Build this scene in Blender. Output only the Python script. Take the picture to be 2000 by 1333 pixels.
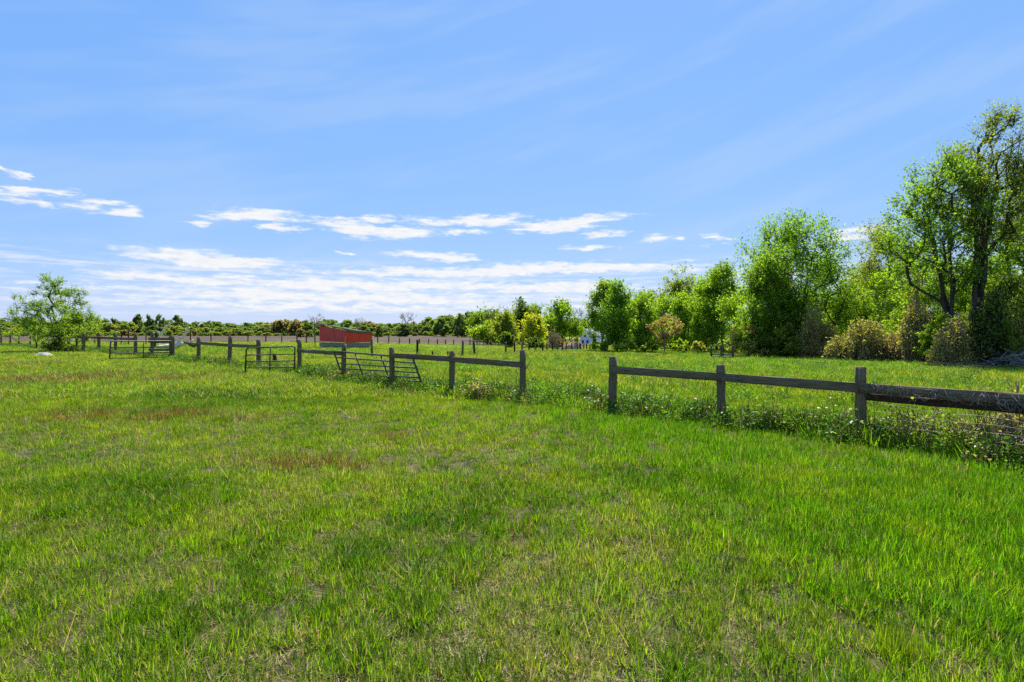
import bpy, math, random
import numpy as np
from mathutils import Vector, Matrix

R = math.radians
for o in list(bpy.data.objects):
    bpy.data.objects.remove(o)
scene = bpy.context.scene
COL = scene.collection

# ------------------------------------------------------------------ camera
EYE, HOR, F = 1.7, 648.0, 1000.0          # eye height (m), horizon row and focal length (px of a 2000 px wide picture)
cam_d = bpy.data.cameras.new('camera')
cam_d.sensor_width = 36.0
cam_d.lens = 18.0
cam_d.shift_y = (HOR - 666.5) / 2000.0
cam_d.clip_start = 0.05
cam_d.clip_end = 9000
cam = bpy.data.objects.new('camera', cam_d)
COL.objects.link(cam)
cam.location = (0, 0, EYE)
cam.rotation_euler = (R(90), 0, 0)
scene.camera = cam

# ------------------------------------------------------------------ light
SUN_AZ, SUN_EL = R(12), R(54)             # azimuth measured from +Y towards +X
sd = bpy.data.lights.new('sun', 'SUN')
sd.energy = 4.9
sd.angle = R(0.53)
sd.color = (1.0, 0.955, 0.88)
so = bpy.data.objects.new('sun', sd)
COL.objects.link(so)
to_sun = Vector((math.sin(SUN_AZ) * math.cos(SUN_EL), math.cos(SUN_AZ) * math.cos(SUN_EL), math.sin(SUN_EL)))
so.rotation_euler = (-to_sun).to_track_quat('-Z', 'Y').to_euler()
so.location = (0, 0, 40)

vs = scene.view_settings
vs.view_transform = 'Standard'
vs.look = 'None'
vs.gamma = 1.0
vs.use_curve_mapping = False
EXPO = 0.88
vs.exposure = EXPO
SKY_STRENGTH = 0.095
CLOUD_LIN = 0.97 / 2 ** EXPO              # radiance of a sunlit cloud before exposure
cy = scene.cycles
cy.use_denoising = False
cy.max_bounces = 10
cy.diffuse_bounces = 8
cy.glossy_bounces = 1
cy.transmission_bounces = 8
cy.transparent_max_bounces = 4
cy.caustics_reflective = False
cy.caustics_refractive = False

# ------------------------------------------------------------------ sky and clouds
world = bpy.data.worlds.new('World')
scene.world = world
world.use_nodes = True
world.cycles.sampling_method = 'MANUAL'
world.cycles.sample_map_resolution = 512
NT = world.node_tree
NT.nodes.clear()


class NB:
    """small node builder"""
    def __init__(s, tree):
        s.t = tree

    def n(s, typ, **kw):
        nd = s.t.nodes.new(typ)
        for k, v in kw.items():
            setattr(nd, k, v)
        return nd

    def put(s, sock, v):
        if v is None:
            return
        if isinstance(v, bpy.types.NodeSocket):
            s.t.links.new(v, sock)
        else:
            sock.default_value = v

    def m(s, op, a, b=None, c=None, clamp=False):
        nd = s.n('ShaderNodeMath', operation=op, use_clamp=clamp)
        s.put(nd.inputs[0], a)
        s.put(nd.inputs[1], b)
        s.put(nd.inputs[2], c)
        return nd.outputs[0]

    def vm(s, op, a, b=None):
        nd = s.n('ShaderNodeVectorMath', operation=op)
        s.put(nd.inputs[0], a)
        s.put(nd.inputs[1], b)
        return nd.outputs['Value'] if op in ('DOT_PRODUCT', 'LENGTH') else nd.outputs[0]

    def noise(s, vec, scale, detail=4, rough=0.55, dim='3D'):
        nd = s.n('ShaderNodeTexNoise', noise_dimensions=dim)
        s.put(nd.inputs['Vector'], vec)
        nd.inputs['Scale'].default_value = scale
        nd.inputs['Detail'].default_value = detail
        nd.inputs['Roughness'].default_value = rough
        return nd.outputs['Fac']

    def rng(s, v, a, b, c=0.0, d=1.0, smooth=True):
        nd = s.n('ShaderNodeMapRange', interpolation_type='SMOOTHSTEP' if smooth else 'LINEAR')
        s.put(nd.inputs[0], v)
        for i, x in enumerate((a, b, c, d)):
            nd.inputs[i + 1].default_value = x
        return nd.outputs[0]

    def mix(s, f, a, b, blend='MIX'):
        nd = s.n('ShaderNodeMix', data_type='RGBA', blend_type=blend)
        s.put(nd.inputs[0], f)
        s.put(nd.inputs[6], a if isinstance(a, bpy.types.NodeSocket) else (*a, 1))
        s.put(nd.inputs[7], b if isinstance(b, bpy.types.NodeSocket) else (*b, 1))
        return nd.outputs[2]

    def xyz(s, x, y, z=0.0):
        nd = s.n('ShaderNodeCombineXYZ')
        s.put(nd.inputs[0], x)
        s.put(nd.inputs[1], y)
        s.put(nd.inputs[2], z)
        return nd.outputs[0]


w = NB(NT)
sky = w.n('ShaderNodeTexSky', sky_type='NISHITA')
sky.sun_disc = False
sky.sun_elevation = SUN_EL
sky.sun_rotation = SUN_AZ
sky.altitude = 0
sky.air_density = 1.0
sky.dust_density = 0.15
sky.ozone_density = 3.0
tc = w.n('ShaderNodeTexCoord')
sep = w.n('ShaderNodeSeparateXYZ')
NT.links.new(tc.outputs['Generated'], sep.inputs[0])
dx, dy, dz = sep.outputs
az = w.m('ARCTAN2', dx, dy)
hl = w.m('SQRT', w.m('ADD', w.m('MULTIPLY', dx, dx), w.m('MULTIPLY', dy, dy)))
tt = w.m('DIVIDE', dz, w.m('MAXIMUM', hl, 0.001))
base_v = w.xyz(az, tt)
warp_v = w.vm('MULTIPLY', base_v, (1.0, 3.2, 1.0))
nz = w.n('ShaderNodeTexNoise', noise_dimensions='2D')
NT.links.new(warp_v, nz.inputs['Vector'])
nz.inputs['Scale'].default_value = 11.0
nz.inputs['Detail'].default_value = 4
nz.inputs['Roughness'].default_value = 0.6
sc_ = w.n('ShaderNodeSeparateColor')
NT.links.new(nz.outputs['Color'], sc_.inputs[0])
n_a, n_b = sc_.outputs[0], sc_.outputs[1]
az_w = w.m('ADD', az, w.m('MULTIPLY', w.m('SUBTRACT', n_a, 0.5), 0.11))
tt_w = w.m('ADD', tt, w.m('MULTIPLY', w.m('SUBTRACT', n_b, 0.5), 0.028))
pv = w.xyz(az_w, tt_w)


def sky_at(px, py):
    return math.atan2(px - 1000, F), (HOR - py) / math.hypot(px - 1000, F)


# px, py, half width, half height, slope, weight
CLOUDS = [(80, 378, 66, 10, .22, 1), (60, 396, 36, 5, .0, .6), (176, 397, 56, 8, .14, .85), (235, 413, 48, 8, .1, .95), (8, 330, 18, 9, 0, .7),
          (395, 434, 46, 7, .05, .95), (505, 422, 110, 15, .08, 1.1), (540, 448, 50, 10, .1, 1), (655, 428, 60, 7, .0, .7),
          (690, 446, 90, 18, -.08, 1.05), (780, 453, 75, 12, .0, 1), (740, 428, 60, 8, .05, .85), (840, 435, 40, 8, 0, .7),
          (945, 430, 85, 12, .05, 1.05), (900, 454, 42, 6, 0, .85), (1110, 438, 130, 14, .08, 1.1), (1160, 459, 50, 8, .05, .85),
          (1275, 467, 34, 6, 0, .6), (1330, 465, 16, 4, 0, .6), (1400, 464, 24, 5, 0, .6), (1440, 463, 22, 4, 0, .5), (1385, 478, 40, 4, 0, .4),
          (1665, 449, 60, 11, .05, 1), (1650, 468, 55, 8, .03, 1), (400, 507, 200, 15, -.02, 1.1), (850, 503, 105, 9, -.02, 1),
          (672, 498, 20, 4, 0, .8), (930, 530, 390, 13, .03, 1.15), (1170, 524, 220, 10, -.03, 1), (1150, 485, 40, 4, 0, .5),
          (330, 545, 190, 10, -.04, .95), (700, 558, 420, 14, -.01, 1.05), (650, 580, 480, 15, .0, .95), (1080, 560, 220, 12, 0, .95),
          (620, 600, 430, 9, .0, .8), (1120, 598, 200, 7, 0, .6), (60, 555, 90, 4, 0, .4), (1500, 540, 200, 7, 0, .7), (1800, 545, 200, 10, 0, .8)]
field = None
for px, py, hw, hh, sl, wt in CLOUDS:
    a0, t0 = sky_at(px, py)
    ww = hw / F * math.cos(a0) ** 2
    hh2 = hh / F * math.cos(a0)
    src = pv
    if sl:
        src = w.xyz(az_w, w.m('MULTIPLY_ADD', az_w, -sl, tt_w))
        t0 = t0 - sl * a0
    md_ = w.n('ShaderNodeVectorMath', operation='MULTIPLY_ADD')
    NT.links.new(src, md_.inputs[0])
    md_.inputs[1].default_value = (1 / ww, 1 / hh2, 0)
    md_.inputs[2].default_value = (-a0 / ww, -t0 / hh2, 0)
    f = w.m('MULTIPLY_ADD', w.vm('LENGTH', md_.outputs[0]), -wt, wt)
    field = f if field is None else w.m('MAXIMUM', field, f)
field = w.m('MAXIMUM', field, -1.0)
streak_v = w.vm('MULTIPLY', base_v, (2.2, 42.0, 1.0))
n_s = w.noise(streak_v, 2.2, 4, 0.6, '2D')
n_f = w.noise(w.vm('MULTIPLY', base_v, (14.0, 60.0, 1.0)), 2.2, 4, 0.65, '2D')
rag = w.m('ADD', w.m('MULTIPLY', w.m('SUBTRACT', n_f, 0.5), 1.3), w.m('MULTIPLY', w.m('SUBTRACT', n_s, 0.5), 1.1))
dens1 = w.rng(w.m('ADD', field, rag), -0.2, 0.7)
# low streaky sheet that runs round the whole horizon
win = w.m('MULTIPLY', w.rng(tt, 0.012, 0.05), w.rng(tt, 0.15, 0.085))
dens2 = w.m('MULTIPLY', w.m('MULTIPLY', w.rng(w.m('ADD', n_s, w.m('MULTIPLY', n_f, 0.35)), 0.56, 0.90), win), 0.8)
# the same broken cumulus goes on outside the picture
side = w.rng(w.m('ABSOLUTE', az), 0.82, 1.05)
n_o = w.noise(w.vm('MULTIPLY', base_v, (3.0, 16.0, 1.0)), 1.8, 4, 0.6, '2D')
win3 = w.m('MULTIPLY', w.rng(tt, 0.06, 0.14), w.rng(tt, 0.42, 0.2))
dens3 = w.m('MULTIPLY', w.m('MULTIPLY', w.rng(n_o, 0.58, 0.72), win3), side)
dens = w.m('MAXIMUM', w.m('MAXIMUM', dens1, dens2), dens3)
# faint high veil in long slanting bands
veil_v = w.vm('MULTIPLY', w.xyz(w.m('MULTIPLY_ADD', tt, 1.6, az), w.m('MULTIPLY_ADD', az, -0.33, tt)), (0.9, 7.0, 1.0))
veil = w.m('MULTIPLY', w.rng(w.noise(veil_v, 1.6, 3, 0.55, '2D'), 0.40, 0.72), 0.20)
low = w.m('MULTIPLY', w.rng(tt, 0.12, 0.0), 0.35)
thin = w.m('MAXIMUM', veil, low)
bg = w.n('ShaderNodeBackground')
sr = w.n('ShaderNodeSeparateColor')
NT.links.new(sky.outputs[0], sr.inputs[0])
# camera response: the photograph's tone mapping lifts and evens out the clear sky
comb = w.n('ShaderNodeCombineColor')
for ch, (amp, gam) in enumerate(((.71, .66), (.772, .40), (1.06, .12))):
    NT.links.new(w.m('MULTIPLY', w.m('POWER', w.m('MULTIPLY', sr.outputs[ch], 0.1), gam), amp / 2 ** EXPO / SKY_STRENGTH), comb.inputs[ch])
clear = comb.outputs[0]
cl = CLOUD_LIN / SKY_STRENGTH
c1 = w.mix(thin, clear, (cl * .62, cl * .76, cl * .93))
lit = w.mix(n_f, (cl * .82, cl * .87, cl * .93), (cl * 1.08, cl * 1.06, cl * 1.05))
c2 = w.mix(w.m('MULTIPLY', dens, 0.97), c1, lit)
NT.links.new(c2, bg.inputs['Color'])
bg.inputs['Strength'].default_value = SKY_STRENGTH
wo = w.n('ShaderNodeOutputWorld')
NT.links.new(bg.outputs[0], wo.inputs['Surface'])


# ------------------------------------------------------------------ terrain height and pixel helpers
def sstep(a, b, x):
    t = np.clip((np.asarray(x, float) - a) / (b - a), 0, 1)
    return t * t * (3 - 2 * t)


def zg(x, y):
    x = np.asarray(x, float)
    y = np.asarray(y, float)
    s = 0.004 + 0.013 * sstep(-40, 10, x)
    g = 120 * (1 - np.exp(-np.maximum(y - 14, 0) / 120))
    z = -s * g
    z = z + 0.35 * np.exp(-((x + 32) / 13) ** 2 - ((y - 36) / 13) ** 2)
    z = z - 1.6 * np.exp(-((x - 26) / 14) ** 2 - ((y - 165) / 35) ** 2)
    near = np.exp(-(x * x + (y - 8) ** 2) / 900.0)
    z = z + near * (0.022 * np.sin(x * 1.1 + 0.6 * np.sin(y * 0.9)) + 0.02 * np.sin(y * 1.35 + 0.8 * np.sin(x * 0.7)))
    return z


def gp(px, py):
    d = EYE * F / (py - HOR)
    for _ in range(60):
        x = (px - 1000) * d / F
        d2 = (EYE - float(zg(x, d))) * F / (py - HOR)
        d = 0.5 * d + 0.5 * min(d2, 900)
    return (px - 1000) * d / F, d


def pix(px, py, d):
    return Vector(((px - 1000) * d / F, d, EYE - (py - HOR) * d / F))


_perm = np.random.RandomState(7).rand(256, 256)


def vnoise(x, y):
    xi = np.floor(x).astype(int)
    yi = np.floor(y).astype(int)
    fx = x - xi
    fy = y - yi
    fx = fx * fx * (3 - 2 * fx)
    fy = fy * fy * (3 - 2 * fy)
    a = _perm[xi & 255, yi & 255]
    b = _perm[(xi + 1) & 255, yi & 255]
    c = _perm[xi & 255, (yi + 1) & 255]
    d = _perm[(xi + 1) & 255, (yi + 1) & 255]
    return (a * (1 - fx) + b * fx) * (1 - fy) + (c * (1 - fx) + d * fx) * fy


def fbm(x, y, o=4):
    s = 0
    a = 0.5
    t = 0
    for i in range(o):
        s = s + a * vnoise(x * 2 ** i + 17.3 * i, y * 2 ** i + 9.1 * i)
        t += a
        a *= 0.55
    return s / t


# ------------------------------------------------------------------ materials
def newmat(name):
    m = bpy.data.materials.new(name)
    m.use_nodes = True
    m.node_tree.nodes.clear()
    return m, NB(m.node_tree)


def finish(m, nb, shader, disp=None):
    o = nb.n('ShaderNodeOutputMaterial')
    m.node_tree.links.new(shader, o.inputs['Surface'])
    return m


def principled(nb, color, rough=0.8, normal=None, metal=0.0, spec=0.3):
    p = nb.n('ShaderNodeBsdfPrincipled')
    nb.put(p.inputs['Base Color'], color if isinstance(color, bpy.types.NodeSocket) else (*color, 1))
    nb.put(p.inputs['Roughness'], rough)
    p.inputs['Metallic'].default_value = metal
    p.inputs['Specular IOR Level'].default_value = spec
    if normal is not None:
        nb.put(p.inputs['Normal'], normal)
    return p.outputs[0]


def bump(nb, h, strength=0.4, dist=0.01):
    b = nb.n('ShaderNodeBump')
    b.inputs['Strength'].default_value = strength
    b.inputs['Distance'].default_value = dist
    nb.put(b.inputs['Height'], h)
    return b.outputs[0]


def foliage_shader(nb, col, trans_col, trans=0.5, gloss=0.06, rough=0.4):
    d = nb.n('ShaderNodeBsdfDiffuse')
    nb.put(d.inputs[0], col)
    t = nb.n('ShaderNodeBsdfTranslucent')
    nb.put(t.inputs[0], trans_col)
    mx = nb.n('ShaderNodeMixShader')
    mx.inputs[0].default_value = trans
    nb.t.links.new(d.outputs[0], mx.inputs[1])
    nb.t.links.new(t.outputs[0], mx.inputs[2])
    g = nb.n('ShaderNodeBsdfGlossy')
    g.inputs['Roughness'].default_value = rough
    g.inputs[0].default_value = (1, 1, 1, 1)
    mx2 = nb.n('ShaderNodeMixShader')
    mx2.inputs[0].default_value = gloss
    nb.t.links.new(mx.outputs[0], mx2.inputs[1])
    nb.t.links.new(g.outputs[0], mx2.inputs[2])
    return mx2.outputs[0]


def attr(nb, name, typ='GEOMETRY'):
    a = nb.n('ShaderNodeAttribute', attribute_type=typ, attribute_name=name)
    return a


_leaf = {}


def leafmat(name, dark, light, trans=0.66, gloss=0.012):
    if name in _leaf:
        return _leaf[name]
    m, nb = newmat('leaf_' + name)
    a = attr(nb, 'tint').outputs['Fac']
    col = nb.mix(a, dark, light)
    tr = nb.mix(1.0, col, (1.35, 1.35, 0.5), 'MULTIPLY')
    _leaf[name] = finish(m, nb, foliage_shader(nb, col, tr, trans, gloss, 0.45))
    return _leaf[name]


LEAF = dict(
    green=leafmat('green', (0.108, 0.194, 0.014), (0.285, 0.422, 0.040)),
    maple=leafmat('maple', (0.097, 0.199, 0.014), (0.268, 0.445, 0.040)),
    bright=leafmat('bright', (.138, .236, .016), (.310, .470, .044)),
    lime=leafmat('lime', (.205, .300, .022), (.390, .510, .058)),
    olive=leafmat('olive', (0.131, 0.182, 0.021), (0.319, 0.376, 0.057)),
    dark=leafmat('dark', (0.063, 0.108, 0.014), (0.182, 0.262, 0.036)),
    tan=leafmat('tan', (0.262, 0.205, 0.080), (0.524, 0.422, 0.182), .5),
    yellow=leafmat('yellow', (0.217, 0.262, 0.021), (0.490, 0.490, 0.051)),
    vine=leafmat('vine', (0.228, 0.228, 0.051), (0.502, 0.467, 0.125), .5),
    autumn=leafmat('autumn', (0.274, 0.194, 0.068), (0.433, 0.342, 0.103), .45),
    fardark=leafmat('fardark', (0.108, 0.160, 0.057), (0.188, 0.257, 0.085), .6, .01),  # far leaf colours are lightened to stand in for distance haze
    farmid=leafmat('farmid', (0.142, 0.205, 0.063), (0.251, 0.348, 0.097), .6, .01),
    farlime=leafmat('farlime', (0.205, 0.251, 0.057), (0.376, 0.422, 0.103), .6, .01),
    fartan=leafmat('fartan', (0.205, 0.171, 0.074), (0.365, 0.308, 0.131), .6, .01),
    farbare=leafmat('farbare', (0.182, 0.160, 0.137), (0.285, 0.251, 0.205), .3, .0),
)


def barkmat(name, a, b, scale=9):
    m, nb = newmat('bark_' + name)
    g = nb.n('ShaderNodeNewGeometry')
    v = nb.vm('MULTIPLY', g.outputs['Position'], (1, 1, 0.25))
    n = nb.noise(v, scale, 6, 0.65)
    c = nb.mix(nb.rng(n, .3, .7), a, b)
    return finish(m, nb, principled(nb, c, .9, bump(nb, n, .8, .03), spec=.1))


BARK = barkmat('brown', (.028, .024, .019), (.085, .072, .055))
BARK_DARK = barkmat('dark', (.016, .014, .012), (.05, .043, .035))
TWIG = barkmat('twig', (.16, .115, .062), (.40, .30, .17), 25)
TWIG_GREY = barkmat('grey_twig', (.13, .115, .10), (.36, .33, .29), 20)
DEADWOOD = barkmat('silver_deadwood', (.42, .35, .26), (.75, .66, .53), 12)


def woodmat(name, a, b, moss=0.35):
    m, nb = newmat(name)
    t = nb.n('ShaderNodeTexCoord')
    oi = nb.n('ShaderNodeObjectInfo')
    off = nb.xyz(nb.m('MULTIPLY', oi.outputs['Random'], 37.0), nb.m('MULTIPLY', oi.outputs['Random'], 11.0), 0.0)
    p = nb.vm('ADD', t.outputs['Object'], off)
    grain = nb.noise(nb.vm('MULTIPLY', p, (1.5, 40, 40)), 2.0, 6, .65)
    blot = nb.noise(p, 5.0, 6, .65)
    crack = nb.rng(nb.noise(nb.vm('MULTIPLY', p, (1.0, 70, 70)), 1.3, 3, .6), .60, .68)
    c = nb.mix(nb.rng(grain, .3, .72), a, b)
    c = nb.mix(nb.m('MULTIPLY', nb.rng(blot, .50, .70), moss), c, (.10, .12, .06))
    c = nb.mix(nb.m('MULTIPLY', nb.rng(nb.noise(p, 22.0, 4, .6), .60, .68), .4), c, (.24, .235, .18))
    c = nb.mix(nb.m('MULTIPLY', crack, .8), c, (.012, .010, .008))
    h = nb.m('SUBTRACT', grain, crack)
    return finish(m, nb, principled(nb, c, .88, bump(nb, h, .7, .006), spec=.15))


# grain runs along local X
WOOD = woodmat('weathered_wood', (.085, .062, .032), (.240, .182, .100))
WOOD_DARK = woodmat('rotten_dark_wood', (.022, .013, .009), (.085, .048, .028), .15)
WOOD_GREY = woodmat('grey_board_wood', (.17, .145, .105), (.40, .35, .26), .25)


def simple_metal(name, a, b, rough=.6, metal=.3, sc=14):
    m, nb = newmat(name)
    t = nb.n('ShaderNodeTexCoord')
    n = nb.noise(t.outputs['Object'], sc, 5, .65)
    c = nb.mix(nb.rng(n, .38, .66), a, b)
    return finish(m, nb, principled(nb, c, rough, bump(nb, n, .3, .003), metal, .4))


RUST = simple_metal('rusty_gate_tube', (.040, .024, .017), (.135, .070, .040))
RUST_GREY = simple_metal('worn_grey_gate_tube', (.050, .042, .036), (.140, .105, .080))
WIRE = simple_metal('old_fence_wire', (.10, .085, .07), (.22, .18, .15), .5, .6)

# ------------------------------------------------------------------ mesh helpers


def link(name, me, mat=None, parent=None, loc=None):
    o = bpy.data.objects.new(name, me)
    COL.objects.link(o)
    if mat is not None and me is not None:
        for mm in (mat if isinstance(mat, (list, tuple)) else [mat]):
            me.materials.append(mm)
    if parent is not None:
        o.parent = parent
    if loc is not None:
        o.location = loc
    return o


def tag(o, label, cat=None, group=None, kind=None):
    if label:
        o['label'] = label
    if cat:
        o['category'] = cat
    if group:
        o['group'] = group
    if kind:
        o['kind'] = kind
    return o


def empty(name, loc, rz=0.0):
    o = bpy.data.objects.new(name, None)
    COL.objects.link(o)
    o.location = loc
    o.rotation_euler = (0, 0, rz)
    o.empty_display_size = 0.2
    return o


def make_mesh(name, V, faces, smooth=False, tint=None, mat_idx=None):
    """faces: list of int arrays (M,k), possibly with different k"""
    me = bpy.data.meshes.new(name)
    V = np.asarray(V, np.float32)
    me.vertices.add(len(V))
    me.vertices.foreach_set('co', V.ravel())
    loops = np.concatenate([np.asarray(f).ravel() for f in faces]).astype(np.int32)
    tot = np.concatenate([np.full(len(f), np.asarray(f).shape[1]) for f in faces]).astype(np.int32)
    start = np.concatenate([[0], np.cumsum(tot)[:-1]]).astype(np.int32)
    me.loops.add(len(loops))
    me.loops.foreach_set('vertex_index', loops)
    me.polygons.add(len(tot))
    me.polygons.foreach_set('loop_start', start)
    me.polygons.foreach_set('loop_total', tot)
    if smooth:
        me.polygons.foreach_set('use_smooth', np.ones(len(tot), bool))
    if mat_idx is not None:
        me.polygons.foreach_set('material_index', np.asarray(mat_idx, np.int32))
    if tint is not None:
        a = me.attributes.new('tint', 'FLOAT', 'FACE')
        a.data.foreach_set('value', np.asarray(tint, np.float32))
    me.update(calc_edges=True)
    return me


def norm(v):
    v = np.asarray(v, float)
    return v / np.maximum(np.linalg.norm(v, axis=-1, keepdims=True), 1e-9)


def frustums(P, Q, r1, r2, n=5):
    """tapered tubes between P[i] and Q[i]; returns V, F(quads)"""
    P = np.asarray(P, float)
    Q = np.asarray(Q, float)
    ax = norm(Q - P)
    ref = np.where(np.abs(ax[:, 2:3]) > 0.9, np.array([[1.0, 0, 0]]), np.array([[0, 0, 1.0]]))
    u = norm(np.cross(ax, ref))
    v = np.cross(ax, u)
    a = np.arange(n) * 2 * np.pi / n
    ring = u[:, None, :] * np.cos(a)[None, :, None] + v[:, None, :] * np.sin(a)[None, :, None]
    V = np.concatenate([P[:, None] + ring * np.asarray(r1)[:, None, None], Q[:, None] + ring * np.asarray(r2)[:, None, None]], 1)
    m = len(P)
    i = np.arange(n)
    j = (i + 1) % n
    f = np.stack([i, j, j + n, i + n], 1)
    Fq = (f[None] + (np.arange(m) * 2 * n)[:, None, None]).reshape(-1, 4)
    return V.reshape(-1, 3), Fq


def tube(path, rad, n=8, cap=True):
    """one continuous tube along a polyline"""
    path = [Vector(p) for p in path]
    k = len(path)
    rad = [rad] * k if np.isscalar(rad) else list(rad)
    V = []
    prev = None
    for i, p in enumerate(path):
        d = (path[min(i + 1, k - 1)] - path[max(i - 1, 0)]).normalized()
        if prev is None:
            ref = Vector((0, 0, 1)) if abs(d.z) < .9 else Vector((1, 0, 0))
            u = d.cross(ref).normalized()
        else:
            u = (prev - d * prev.dot(d)).normalized()
        prev = u
        v = d.cross(u)
        for j in range(n):
            a = 2 * math.pi * j / n
            V.append(p + (u * math.cos(a) + v * math.sin(a)) * rad[i])
    Fq = []
    for i in range(k - 1):
        for j in range(n):
            j2 = (j + 1) % n
            Fq.append((i * n + j, i * n + j2, (i + 1) * n + j2, (i + 1) * n + j))
    faces = [np.array(Fq)]
    if cap:
        faces.append(np.array([list(range(n))[::-1]]))
        faces.append(np.array([[(k - 1) * n + j for j in range(n)]]))
    return np.array([tuple(v) for v in V]), faces


def tube_mesh(name, path, rad, n=8):
    V, f = tube(path, rad, n)
    return make_mesh(name, V, f, smooth=True)


def leaf_quads(C, axis, nrm, L, W):
    C = np.asarray(C, float)
    axis = norm(axis)
    side = norm(np.cross(axis, nrm))
    up = np.cross(side, axis)
    L = np.asarray(L)[:, None]
    W = np.asarray(W)[:, None]
    mid = C + axis * L * .45 + up * W * .18
    V = np.stack([C, mid + side * W * .5, C + axis * L, mid - side * W * .5], 1).reshape(-1, 3)
    Fq = np.arange(len(C) * 4).reshape(-1, 4)
    return V, Fq


def board_mesh(name, L, w_, h, rng, bow=0.0, nx=7):
    """rough sawn timber along local X, centred, with rounded worn edges and slight bow"""
    b = min(w_, h) * .12
    prof = [(-w_ / 2 + b, -h / 2), (w_ / 2 - b, -h / 2), (w_ / 2, -h / 2 + b), (w_ / 2, h / 2 - b), (w_ / 2 - b, h / 2), (-w_ / 2 + b, h / 2), (-w_ / 2, h / 2 - b), (-w_ / 2, -h / 2 + b)]
    V = []
    for i in range(nx):
        t = i / (nx - 1)
        off = bow * 4 * t * (1 - t)
        for (y, z) in prof:
            V.append(((t - .5) * L, y + rng.normal(0, .0022), z - off + rng.normal(0, .003)))
    F4 = []
    for i in range(nx - 1):
        for j in range(8):
            j2 = (j + 1) % 8
            F4.append((i * 8 + j, i * 8 + j2, (i + 1) * 8 + j2, (i + 1) * 8 + j))
    return make_mesh(name, V, [np.array(F4), np.array([[7, 6, 5, 4, 3, 2, 1, 0]]), np.array([[(nx - 1) * 8 + j for j in range(8)]])])


def orient_x(o, A, B, roll=0.0):
    """place object o (made along X, centred) between A and B"""
    A = Vector(A)
    B = Vector(B)
    d = (B - A).normalized()
    side = Vector((0, 0, 1)).cross(d)
    side = side.normalized() if side.length > 1e-4 else Vector((0, 1, 0))
    up = d.cross(side)
    M = Matrix((d, side, up)).transposed().to_4x4()
    M = Matrix.Translation((A + B) / 2) @ M @ Matrix.Rotation(roll, 4, 'X')
    return M


# ------------------------------------------------------------------ ground
def axis_lines(a, b, near, n):
    t = np.linspace(-1, 1, n)
    return np.sign(t) * np.abs(t) ** near


gx = np.unique(np.concatenate([np.arange(-24, 24.1, .5), -24 - np.geomspace(1, 1500, 40), 24 + np.geomspace(1, 1500, 40)]))
gy = np.unique(np.concatenate([np.arange(-4, 30.1, .5), -4 - np.geomspace(1, 300, 16), 30 + np.geomspace(1, 1600, 60)]))
GX, GY = np.meshgrid(gx, gy)
GZ = zg(GX, GY)
nx_, ny_ = len(gx), len(gy)
ii = np.arange(nx_ * ny_).reshape(ny_, nx_)
gf = np.stack([ii[:-1, :-1], ii[:-1, 1:], ii[1:, 1:], ii[1:, :-1]], -1).reshape(-1, 4)
gm, nb = newmat('turf_ground')
g = nb.n('ShaderNodeNewGeometry')
pos = g.outputs['Position']
n1 = nb.noise(pos, .35, 6, .6)
n2 = nb.noise(pos, 6.0, 6, .65)
n3 = nb.noise(pos, 40.0, 4, .6)
thatch = nb.mix(nb.rng(n2, .35, .65), (.040, .030, .017), (.17, .13, .068))
thatch = nb.mix(nb.rng(n3, .4, .7), thatch, (.045, .060, .016))
green = nb.mix(nb.rng(n1, .35, .65), (.120, .210, .010), (.220, .265, .020))
green = nb.mix(nb.m('MULTIPLY', nb.rng(n2, .45, .7), .5), green, (.05, .10, .014))
sp = nb.n('ShaderNodeSeparateXYZ')
gm.node_tree.links.new(pos, sp.inputs[0])
gcol = nb.mix(nb.rng(sp.outputs[1], 9.0, 26.0), thatch, green)
finish(gm, nb, principled(nb, gcol, .95, bump(nb, n3, .8, .03), spec=.1))
ground = link('ground', make_mesh('ground', np.stack([GX, GY, GZ], -1).reshape(-1, 3), [gf], True), gm)
ground['kind'] = 'structure'

# ploughed field beyond the wire fence
pf, nb = newmat('ploughed_soil')
g = nb.n('ShaderNodeNewGeometry')
fur = nb.noise(nb.vm('MULTIPLY', g.outputs['Position'], (.02, .5, 1)), 1.4, 5, .6)
cl_ = nb.noise(g.outputs['Position'], .12, 5, .6)
pc = nb.mix(nb.rng(fur, .35, .66), (.048, .034, .022), (.105, .078, .052))
pc = nb.mix(nb.m('MULTIPLY', nb.rng(cl_, .5, .66), .5), pc, (.20, .17, .085))
finish(pf, nb, principled(nb, pc, .95, bump(nb, fur, .8, .3), spec=.1))
px_ = np.linspace(0, 1, 60)
py_ = np.linspace(0, 1, 30)
PV = []
for b in py_:
    for a in px_:
        p1 = (-300 + a * 320, 92 + 14 * (1 - a) + 3 * math.sin(a * 19))
        p2 = (-420 + a * 500, 330 - 120 * a ** 2)
        x = p1[0] + (p2[0] - p1[0]) * b
        y = p1[1] + (p2[1] - p1[1]) * b
        PV.append((x, y, float(zg(x, y)) + .06 + .04 * math.sin(y * 3.1)))
ii = np.arange(60 * 30).reshape(30, 60)
ff = np.stack([ii[:-1, :-1], ii[:-1, 1:], ii[1:, 1:], ii[1:, :-1]], -1).reshape(-1, 4)
tag(link('ploughed_field', make_mesh('ploughed_field', PV, [ff], True), pf), 'brown ploughed field strip beyond the wire fence', None, None, 'structure')


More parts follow.
